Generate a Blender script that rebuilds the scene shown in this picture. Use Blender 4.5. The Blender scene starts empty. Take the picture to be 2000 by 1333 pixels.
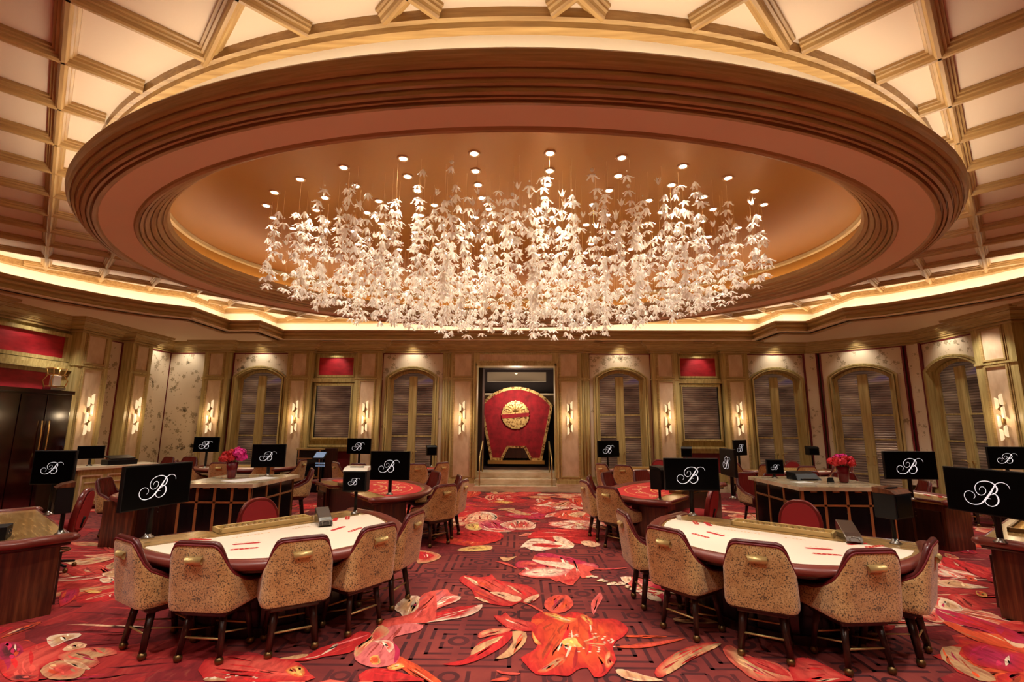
import bpy, bmesh, math, random
from mathutils import Vector, Matrix
from mathutils.geometry import tessellate_polygon
R = math.radians
SC = bpy.context.scene
COL = SC.collection
random.seed(7)

# ------------------------------------------------------------------ materials
MATS = {}
def srgb(c):
    return tuple((x/12.92 if x <= .04045 else ((x+.055)/1.055)**2.4) for x in [v/255 for v in c]) + (1,)

def mat(name, col, rough=.6, metal=0, spec=.5, emit=None, estr=0, coat=0, trans=0, lin=False):
    m = bpy.data.materials.new(name); m.use_nodes = True
    b = m.node_tree.nodes['Principled BSDF']
    b.inputs['Base Color'].default_value = srgb(col) if not lin else (*col, 1)
    b.inputs['Roughness'].default_value = rough
    b.inputs['Metallic'].default_value = metal
    b.inputs['Specular IOR Level'].default_value = spec
    b.inputs['Coat Weight'].default_value = coat
    b.inputs['Coat Roughness'].default_value = .12
    b.inputs['Transmission Weight'].default_value = trans
    if emit:
        b.inputs['Emission Color'].default_value = srgb(emit)
        b.inputs['Emission Strength'].default_value = estr
    MATS[name] = m
    return m

def N(m, t, **k):
    n = m.node_tree.nodes.new(t)
    for a, v in k.items():
        if hasattr(n, a): setattr(n, a, v)
        else: n.inputs[a].default_value = v
    return n
def L(m, a, b): m.node_tree.links.new(a, b)
def bsdf(m): return m.node_tree.nodes['Principled BSDF']

def coords(m, scale=(1,1,1), kind='Object'):
    tc = N(m, 'ShaderNodeTexCoord'); mp = N(m, 'ShaderNodeMapping')
    mp.inputs['Scale'].default_value = scale
    L(m, tc.outputs[kind], mp.inputs['Vector'])
    return mp.outputs['Vector']

def ramp(m, fac, stops):
    r = N(m, 'ShaderNodeValToRGB')
    e = r.color_ramp.elements
    e[0].position, e[0].color = stops[0][0], srgb(stops[0][1])
    e[1].position, e[1].color = stops[-1][0], srgb(stops[-1][1])
    for p, c in stops[1:-1]:
        x = e.new(p); x.color = srgb(c)
    L(m, fac, r.inputs['Fac'])
    return r.outputs['Color']

def grain(m, stops, scale=(30, 30, 2), detail=4, bump=.0, noise=1.0):
    v = coords(m, scale)
    n = N(m, 'ShaderNodeTexNoise'); n.inputs['Scale'].default_value = noise; n.inputs['Detail'].default_value = detail
    n.inputs['Roughness'].default_value = .6
    L(m, v, n.inputs['Vector'])
    c = ramp(m, n.outputs['Fac'], stops)
    L(m, c, bsdf(m).inputs['Base Color'])
    if bump:
        b = N(m, 'ShaderNodeBump'); b.inputs['Strength'].default_value = bump; b.inputs['Distance'].default_value = .01
        L(m, n.outputs['Fac'], b.inputs['Height']); L(m, b.outputs['Normal'], bsdf(m).inputs['Normal'])
    return n

# limed oak joinery: vertical grain / grain along beams
W = mat('limed_oak', (176, 154, 98), .42, spec=.4)
grain(W, [(.3, (150, 130, 76)), (.5, (178, 156, 98)), (.72, (200, 180, 122))], (26, 26, 1.2))
WB = mat('oak_moulding', (150, 118, 72), .4, spec=.4)
grain(WB, [(.3, (150, 124, 74)), (.6, (176, 148, 94)), (.8, (196, 170, 114))], (3, 3, 40))
BEAM = mat('beam_oak', (170, 136, 82), .4, spec=.4)
grain(BEAM, [(.3, (150, 112, 62)), (.6, (180, 144, 88)), (.8, (196, 164, 106))], (1.5, 26, 26))
DRUMW = mat('drum_moulding_oak', (130, 85, 45), .38, spec=.4)
grain(DRUMW, [(.3, (150, 120, 72)), (.6, (178, 144, 92)), (.8, (194, 162, 110))], (2, 2, 60))
CREAM = mat('cream_plaster', (218, 194, 162), .8)
PINK = mat('rose_plaster', (226, 200, 162), .75)
COVE = mat('cove_plaster', (240, 226, 198), .85)
GOLDP = mat('gold_dome_paint', (172, 114, 42), .4, spec=.5, metal=.35)
PANEL = mat('cream_silk_panel', (206, 176, 140), .6)
_n = grain(PANEL, [(.35, (196, 164, 130)), (.65, (212, 184, 150))], (6, 6, 3), 2)
WALLP = mat('wallpaper', (216, 196, 166), .7)
MOTIF = mat('wallpaper_motif', (168, 148, 116), .7)
MOTIF2 = mat('wallpaper_motif_light', (180, 160, 128), .7)
RED = mat('crimson_silk', (170, 20, 32), .6)
grain(RED, [(.35, (150, 14, 26)), (.65, (184, 26, 40))], (3, 3, 8), 3)
BURG = mat('burgundy_trim', (110, 18, 26), .5)
MARBLE = mat('cream_marble', (214, 196, 164), .25)
grain(MARBLE, [(.3, (186, 160, 122)), (.5, (214, 194, 160)), (.7, (226, 210, 182))], (2, 2, 6), 6)
MTOP = mat('onyx_top', (205, 190, 160), .12)
grain(MTOP, [(.3, (150, 128, 96)), (.5, (196, 178, 146)), (.7, (220, 206, 178))], (1.2, 3, 2), 7)
# ribbed glass; blurred lights behind it painted as colour patches with a faint glow
GLASS = mat('ribbed_glass', (88, 66, 50), .22, metal=.55, spec=.8)
def _glass():
    m = GLASS; b = bsdf(m)
    v = coords(m, (1, 1, 1))
    w = N(m, 'ShaderNodeTexWave'); w.wave_type = 'BANDS'; w.bands_direction = 'Z'
    w.inputs['Scale'].default_value = 4.6; w.inputs['Distortion'].default_value = .3
    L(m, v, w.inputs['Vector'])
    bp = N(m, 'ShaderNodeBump'); bp.inputs['Strength'].default_value = .55; bp.inputs['Distance'].default_value = .02
    L(m, w.outputs['Fac'], bp.inputs['Height']); L(m, bp.outputs['Normal'], b.inputs['Normal'])
    n = N(m, 'ShaderNodeTexNoise'); n.inputs['Scale'].default_value = 1.0; n.inputs['Detail'].default_value = 3
    v2 = coords(m, (.8, .8, 2.6)); L(m, v2, n.inputs['Vector'])
    c = ramp(m, n.outputs['Fac'], [(.3, (70, 50, 40)), (.5, (112, 86, 68)), (.62, (150, 122, 96)), (.78, (104, 84, 118))])
    mx = N(m, 'ShaderNodeMix'); mx.data_type = 'RGBA'; mx.blend_type = 'MULTIPLY'
    mx.inputs[0].default_value = .6
    r2 = ramp(m, w.outputs['Fac'], [(.15, (150, 142, 136)), (.85, (255, 255, 255))])
    L(m, c, mx.inputs[6]); L(m, r2, mx.inputs[7])
    L(m, mx.outputs[2], b.inputs['Base Color'])
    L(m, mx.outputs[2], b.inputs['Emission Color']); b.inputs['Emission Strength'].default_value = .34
_glass()
BRASS = mat('brushed_brass', (200, 172, 112), .38, metal=.55)
BRASSD = mat('aged_brass', (120, 92, 56), .35, metal=.85)
COPPER = mat('copper_frame', (170, 116, 70), .4, metal=.3)
BLACK = mat('black_plastic', (9, 9, 11), .45, spec=.3)
SCREEN = mat('screen_black', (2, 2, 3), .35, spec=.08)
LOGO = mat('screen_logo', (235, 235, 240), .5, emit=(240, 240, 245), estr=.7)
SCRBLUE = mat('screen_blue', (130, 160, 200), .3, emit=(150, 180, 220), estr=.22)
BLKPANEL = mat('black_lacquer', (16, 14, 18), .18)
grain(BLKPANEL, [(.3, (8, 8, 10)), (.7, (26, 22, 26))], (40, 40, 1.5), 3)
LACQ = mat('dark_cherry_lacquer', (44, 12, 11), .1, coat=.4)
grain(LACQ, [(.35, (24, 6, 7)), (.6, (44, 12, 10)), (.75, (66, 24, 15))], (2, 2, 3), 5)
MAHOG = mat('mahogany', (84, 38, 22), .3, coat=.2)
grain(MAHOG, [(.3, (44, 18, 11)), (.5, (80, 38, 21)), (.7, (122, 68, 38))], (22, 22, 1.3), 5)
DARKW = mat('dark_walnut', (48, 24, 18), .3)
grain(DARKW, [(.3, (30, 14, 12)), (.7, (66, 34, 24))], (20, 20, 2), 4)
DECK = mat('table_deck_veneer', (164, 126, 74), .22, coat=.3)
grain(DECK, [(.3, (134, 98, 54)), (.5, (164, 126, 74)), (.7, (190, 154, 100))], (3, 30, 3), 4)
BAMBOO = mat('pale_tray_wood', (206, 176, 112), .35)
LEATHER = mat('burgundy_leather', (112, 26, 24), .28, coat=.25)
LEATHD = mat('dark_burgundy_leather', (82, 22, 22), .3, coat=.2)
RAIL = mat('armrest_leather', (118, 52, 42), .35, coat=.15)
REDVEL = mat('red_velour', (150, 24, 26), .85)
FELTW = mat('cream_felt', (238, 222, 200), .95)
FELTR = mat('red_felt', (196, 44, 44), .95)
PRINTR = mat('red_print', (190, 30, 28), .9)
PRINTG = mat('gold_print', (224, 170, 96), .9)
PRINTY = mat('cream_print', (240, 206, 160), .9)
GREYM = mat('grey_shoe', (70, 64, 58), .25, coat=.3)
STEEL = mat('polished_steel', (150, 146, 140), .2, metal=.9)
WHITEP = mat('white_plastic', (230, 222, 205), .4)
PAPER = mat('paper', (235, 235, 235), .8)
VASEM = mat('ruby_glass', (120, 10, 30), .12, trans=.3)
PETALR = mat('red_petals', (200, 24, 30), .6)
PETALP = mat('magenta_petals', (232, 40, 150), .6)
STEM = mat('green_stem', (40, 60, 30), .6)
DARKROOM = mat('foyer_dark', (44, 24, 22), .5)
FANRED = mat('fan_red_velvet', (150, 8, 20), .8)
grain(FANRED, [(.35, (122, 4, 16)), (.65, (168, 14, 30))], (4, 4, 4), 4)
GOLDL = mat('gold_leaf', (214, 170, 96), .3, metal=.8)
GILT = mat('gold_leaf_worn', (214, 180, 110), .4, metal=.6)
grain(GILT, [(.4, (110, 60, 30)), (.5, (222, 186, 116)), (.7, (240, 214, 150))], (14, 14, 14), 4)
LEDM = mat('warm_led_strip', (255, 230, 190), .5, emit=(255, 243, 226), estr=15)
SCONCEL = mat('sconce_glass', (170, 142, 104), .3, emit=(255, 226, 176), estr=.85)
BULB = mat('downlight_lens', (255, 240, 215), .3, emit=(255, 240, 214), estr=30)
LTRIM = mat('downlight_trim', (200, 160, 110), .4)
BOXLT = mat('foyer_light', (255, 230, 190), .5, emit=(255, 220, 170), estr=2.0)

# speckled tan hide
HIDE = mat('speckled_tan_suede', (184, 142, 92), .85)
def _hide():
    m = HIDE; b = bsdf(m); v = coords(m, (1, 1, 1))
    n = N(m, 'ShaderNodeTexNoise'); n.inputs['Scale'].default_value = 92; n.inputs['Detail'].default_value = 1.2
    L(m, v, n.inputs['Vector'])
    n2 = N(m, 'ShaderNodeTexNoise'); n2.inputs['Scale'].default_value = 5; n2.inputs['Detail'].default_value = 3
    L(m, v, n2.inputs['Vector'])
    c2 = ramp(m, n2.outputs['Fac'], [(.35, (208, 168, 110)), (.62, (234, 204, 150))])
    c1 = ramp(m, n.outputs['Fac'], [(.36, (54, 30, 14)), (.45, (215, 195, 160)), (1, (255, 255, 255))])
    mx = N(m, 'ShaderNodeMix'); mx.data_type = 'RGBA'; mx.blend_type = 'MULTIPLY'; mx.inputs[0].default_value = .9
    L(m, c2, mx.inputs[6]); L(m, c1, mx.inputs[7]); L(m, mx.outputs[2], b.inputs['Base Color'])
    b.inputs['Sheen Weight'].default_value = .3
_hide()

# carpet
CARB = mat('carpet_ground', (130, 46, 40), .95)
grain(CARB, [(.3, (100, 26, 27)), (.5, (122, 42, 37)), (.62, (140, 54, 45)), (.8, (108, 30, 30))], (1.1, 1.1, 1), 8)
CARD = mat('carpet_lattice', (86, 24, 28), .95)
grain(CARD, [(.35, (60, 13, 18)), (.65, (90, 26, 28))], (1.5, 1.5, 1), 4)
CARF = mat('carpet_bloom', (200, 50, 40), .95)
def _carf():
    m = CARF; b = bsdf(m)
    a = N(m, 'ShaderNodeVertexColor'); a.layer_name = 'bloom'
    v = coords(m, (1, 1, 1))
    n = N(m, 'ShaderNodeTexNoise'); n.inputs['Scale'].default_value = 7; n.inputs['Detail'].default_value = 7; n.inputs['Distortion'].default_value = .8
    v2 = coords(m, (2.2, .8, 1)); L(m, v2, n.inputs['Vector'])
    c = ramp(m, n.outputs['Fac'], [(.3, (196, 150, 150)), (.45, (236, 220, 220)), (.56, (255, 252, 250)), (.7, (255, 255, 255))])
    mx = N(m, 'ShaderNodeMix'); mx.data_type = 'RGBA'; mx.blend_type = 'MULTIPLY'; mx.inputs[0].default_value = .9
    L(m, a.outputs['Color'], mx.inputs[6]); L(m, c, mx.inputs[7])
    mx2 = N(m, 'ShaderNodeMix'); mx2.data_type = 'RGBA'; mx2.blend_type = 'MIX'
    r2 = ramp(m, n.outputs['Fac'], [(.58, (0, 0, 0)), (.75, (90, 90, 90))]); L(m, r2, mx2.inputs[0])
    L(m, mx.outputs[2], mx2.inputs[6]); mx2.inputs[7].default_value = srgb((236, 170, 120))
    L(m, mx2.outputs[2], b.inputs['Base Color'])
_carf()

# pressed glass blossoms: pale, slightly translucent
BLOSSOM = bpy.data.materials.new('pressed_glass_blossom'); BLOSSOM.use_nodes = True
def _bl():
    m = BLOSSOM; nt = m.node_tree; b = bsdf(m)
    b.inputs['Base Color'].default_value = srgb((255, 251, 242)); b.inputs['Roughness'].default_value = .12
    b.inputs['Transmission Weight'].default_value = .12
    b.inputs['Coat Weight'].default_value = .5
    t = N(m, 'ShaderNodeBsdfTranslucent'); t.inputs['Color'].default_value = srgb((255, 246, 226))
    ms = N(m, 'ShaderNodeMixShader'); ms.inputs[0].default_value = .35
    L(m, b.outputs[0], ms.inputs[1]); L(m, t.outputs[0], ms.inputs[2])
    L(m, ms.outputs[0], nt.nodes['Material Output'].inputs['Surface'])
_bl()
WIRE = mat('fine_wire', (214, 170, 110), .3, metal=.5)

# ------------------------------------------------------------------ mesh builder
def V3(*a): return Vector(a)
class MB:
    def __init__(s): s.v = []; s.f = []; s.m = []; s.sm = []
    def add(s, vs, fs, mi=0, smooth=False):
        o = len(s.v); s.v += [tuple(p) for p in vs]
        for f in fs:
            s.f.append(tuple(i+o for i in f)); s.m.append(mi); s.sm.append(smooth)
        return s
    def box(s, c, d, mi=0, rz=0, M=None):
        x, y, z = d[0]/2, d[1]/2, d[2]/2
        vs = [Vector((a*x, b*y, e*z)) for a in (-1, 1) for b in (-1, 1) for e in (-1, 1)]
        rot = M if M is not None else Matrix.Rotation(rz, 3, 'Z')
        vs = [rot @ p + Vector(c) for p in vs]
        return s.add(vs, [(0,1,3,2),(4,6,7,5),(0,4,5,1),(2,3,7,6),(0,2,6,4),(1,5,7,3)], mi)
    def b2(s, x0, x1, y0, y1, z0, z1, mi=0):
        return s.box(((x0+x1)/2, (y0+y1)/2, (z0+z1)/2), (x1-x0, y1-y0, z1-z0), mi)
    def tube(s, pts, r, n=8, mi=0, closed=False, r1=None, cap=True, flat=1.0):
        pts = [Vector(p) for p in pts]; k = len(pts); rings = []
        up = Vector((0, 0, 1))
        for i, p in enumerate(pts):
            a = pts[(i-1) % k] if (closed or i > 0) else p
            b = pts[(i+1) % k] if (closed or i < k-1) else p
            t = (b-a).normalized()
            u = up if abs(t.z) < .95 else Vector((1, 0, 0))
            sd = t.cross(u).normalized(); u2 = sd.cross(t).normalized()
            rr = r if r1 is None else r+(r1-r)*i/(k-1)
            rings.append([p+sd*math.cos(2*math.pi*j/n)*rr+u2*math.sin(2*math.pi*j/n)*rr*flat for j in range(n)])
        vs = [q for g in rings for q in g]; fs = []
        for i in range(k if closed else k-1):
            for j in range(n):
                a = i*n+j; b = i*n+(j+1) % n; c = ((i+1) % k)*n
                fs.append((a, b, c+(j+1) % n, c+j))
        s.add(vs, fs, mi, True)
        if cap and not closed:
            o = len(s.v)-len(vs)
            s.f.append(tuple(o+j for j in range(n))[::-1]); s.m.append(mi); s.sm.append(False)
            s.f.append(tuple(o+(k-1)*n+j for j in range(n))); s.m.append(mi); s.sm.append(False)
        return s
    def lathe(s, prof, c=(0,0,0), n=20, mi=0, smooth=True, ex=1, ey=1):
        vs = []; fs = []
        for r, z in prof:
            for j in range(n):
                a = 2*math.pi*j/n
                vs.append((c[0]+r*math.cos(a)*ex, c[1]+r*math.sin(a)*ey, c[2]+z))
        for i in range(len(prof)-1):
            for j in range(n):
                a = i*n+j; b = i*n+(j+1) % n
                fs.append((a, b, b+n, a+n))
        fs.append(tuple(range(n))[::-1]); fs.append(tuple((len(prof)-1)*n+j for j in range(n)))
        return s.add(vs, fs, mi, smooth)
    def sphere(s, c, r, n=10, mi=0, sz=1):
        prof = [(max(1e-4, r*math.sin(math.pi*i/(n//2+1))), -r*sz*math.cos(math.pi*i/(n//2+1))) for i in range(n//2+2)]
        return s.lathe(prof, c, n, mi)
    def prism(s, poly, z0, z1, mi=0, holes=(), cap=(True, True), msd=None):
        loops = [list(poly)] + [list(h) for h in holes]
        flat = [p for l in loops for p in l]
        tris = tessellate_polygon([[Vector((p[0], p[1], 0)) for p in l] for l in loops])
        n = len(flat)
        vs = [(p[0], p[1], z0) for p in flat]+[(p[0], p[1], z1) for p in flat]
        fs = []
        if cap[0]: fs += [tuple(t) for t in tris]
        if cap[1]: fs += [tuple(i+n for i in t)[::-1] for t in tris]
        s.add(vs, fs, mi)
        fs = []; o = 0
        if z1 != z0:
            for l in loops:
                k = len(l)
                for i in range(k):
                    a = o+i; b = o+(i+1) % k
                    fs.append((a, b, b+n, a+n))
                o += k
            s.add(vs, fs, mi if msd is None else msd)
        return s
    def sweep(s, path, prof, closed=False, mi=0, smooth=False, side=1, mis=None):
        """path: plan points; prof: (offset to the left of travel * side, z)."""
        k = len(path); P = [Vector((p[0], p[1])) for p in path]; nor = []
        for i in range(k):
            a = P[(i-1) % k] if (closed or i > 0) else None
            b = P[(i+1) % k] if (closed or i < k-1) else None
            n1 = n2 = None
            if a is not None: d = (P[i]-a).normalized(); n1 = Vector((-d.y, d.x))
            if b is not None: d = (b-P[i]).normalized(); n2 = Vector((-d.y, d.x))
            if n1 is None: nn = n2
            elif n2 is None: nn = n1
            else:
                nn = (n1+n2)
                nn = nn/max(.15, nn.dot(n1)) if nn.length > 1e-6 else n1
            nor.append(nn*side)
        vs = [(P[i].x+nor[i].x*o, P[i].y+nor[i].y*o, z) for i in range(k) for o, z in prof]
        m = len(prof)
        for i in range(k if closed else k-1):
            for j in range(m-1):
                a = i*m+j; b = ((i+1) % k)*m+j
                s_ = (a, b, b+1, a+1)
                o = len(s.v)
                s.f.append(tuple(q+o for q in s_)); s.m.append(mi if mis is None else mis[j]); s.sm.append(smooth)
        s.v += vs
        return s
    def build(s, name, mats, parent=None, loc=None, rz=0, bevel=0, kind=None, sub=0, noshare=None):
        me = bpy.data.meshes.new(name)
        me.from_pydata(s.v, [], s.f)
        if not isinstance(mats, (list, tuple)): mats = [mats]
        for m in mats: me.materials.append(m)
        me.polygons.foreach_set('material_index', s.m)
        me.polygons.foreach_set('use_smooth', s.sm)
        me.update()
        o = bpy.data.objects.new(name, me); COL.objects.link(o)
        if parent is not None: o.parent = parent
        if loc: o.location = loc
        if rz: o.rotation_euler = (0, 0, rz)
        if bevel:
            b = o.modifiers.new('bevel', 'BEVEL'); b.width = bevel; b.segments = 2; b.limit_method = 'ANGLE'
        if sub:
            b = o.modifiers.new('sub', 'SUBSURF'); b.levels = sub; b.render_levels = sub
        if kind: o['kind'] = kind
        return o

def empty(name, loc=(0,0,0), rz=0, kind=None, parent=None):
    o = bpy.data.objects.new(name, None); COL.objects.link(o)
    o.location = loc; o.rotation_euler = (0, 0, rz); o.empty_display_size = .1
    if kind: o['kind'] = kind
    if parent: o.parent = parent
    return o
def tag(o, label, cat, group=None, kind=None):
    o['label'] = label; o['category'] = cat
    if group: o['group'] = group
    if kind: o['kind'] = kind
    return o
def thing(name, label, cat, loc=(0,0,0), rz=0, group=None):
    return tag(empty(name, loc, rz), label, cat, group)
KIDS = {}
def copy_tree(o, label=None, loc=None, rz=None, group=None):
    r = o.copy(); COL.objects.link(r)
    if loc is not None: r.location = loc
    if rz is not None: r.rotation_euler = (0, 0, rz)
    if label: r['label'] = label
    if group: r['group'] = group
    for ch in list(o.children):
        c = ch.copy(); COL.objects.link(c); c.parent = r
        for g in list(ch.children):
            d = g.copy(); COL.objects.link(d); d.parent = c
    return r
def arc(cx, cy, rx, ry, a0, a1, n):
    return [(cx+rx*math.cos(R(a0+(a1-a0)*i/n)), cy+ry*math.sin(R(a0+(a1-a0)*i/n))) for i in range(n+1)]
def spline(pts, n=6):
    out = []; P = [Vector(p) for p in pts]; k = len(P)
    for i in range(k-1):
        p0 = P[max(0, i-1)]; p1 = P[i]; p2 = P[i+1]; p3 = P[min(k-1, i+2)]
        for j in range(n):
            t = j/n
            out.append(.5*((2*p1)+(p2-p0)*t+(2*p0-5*p1+4*p2-p3)*t*t+(3*p1-p0-3*p2+p3)*t**3))
    out.append(P[-1]); return out

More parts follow.
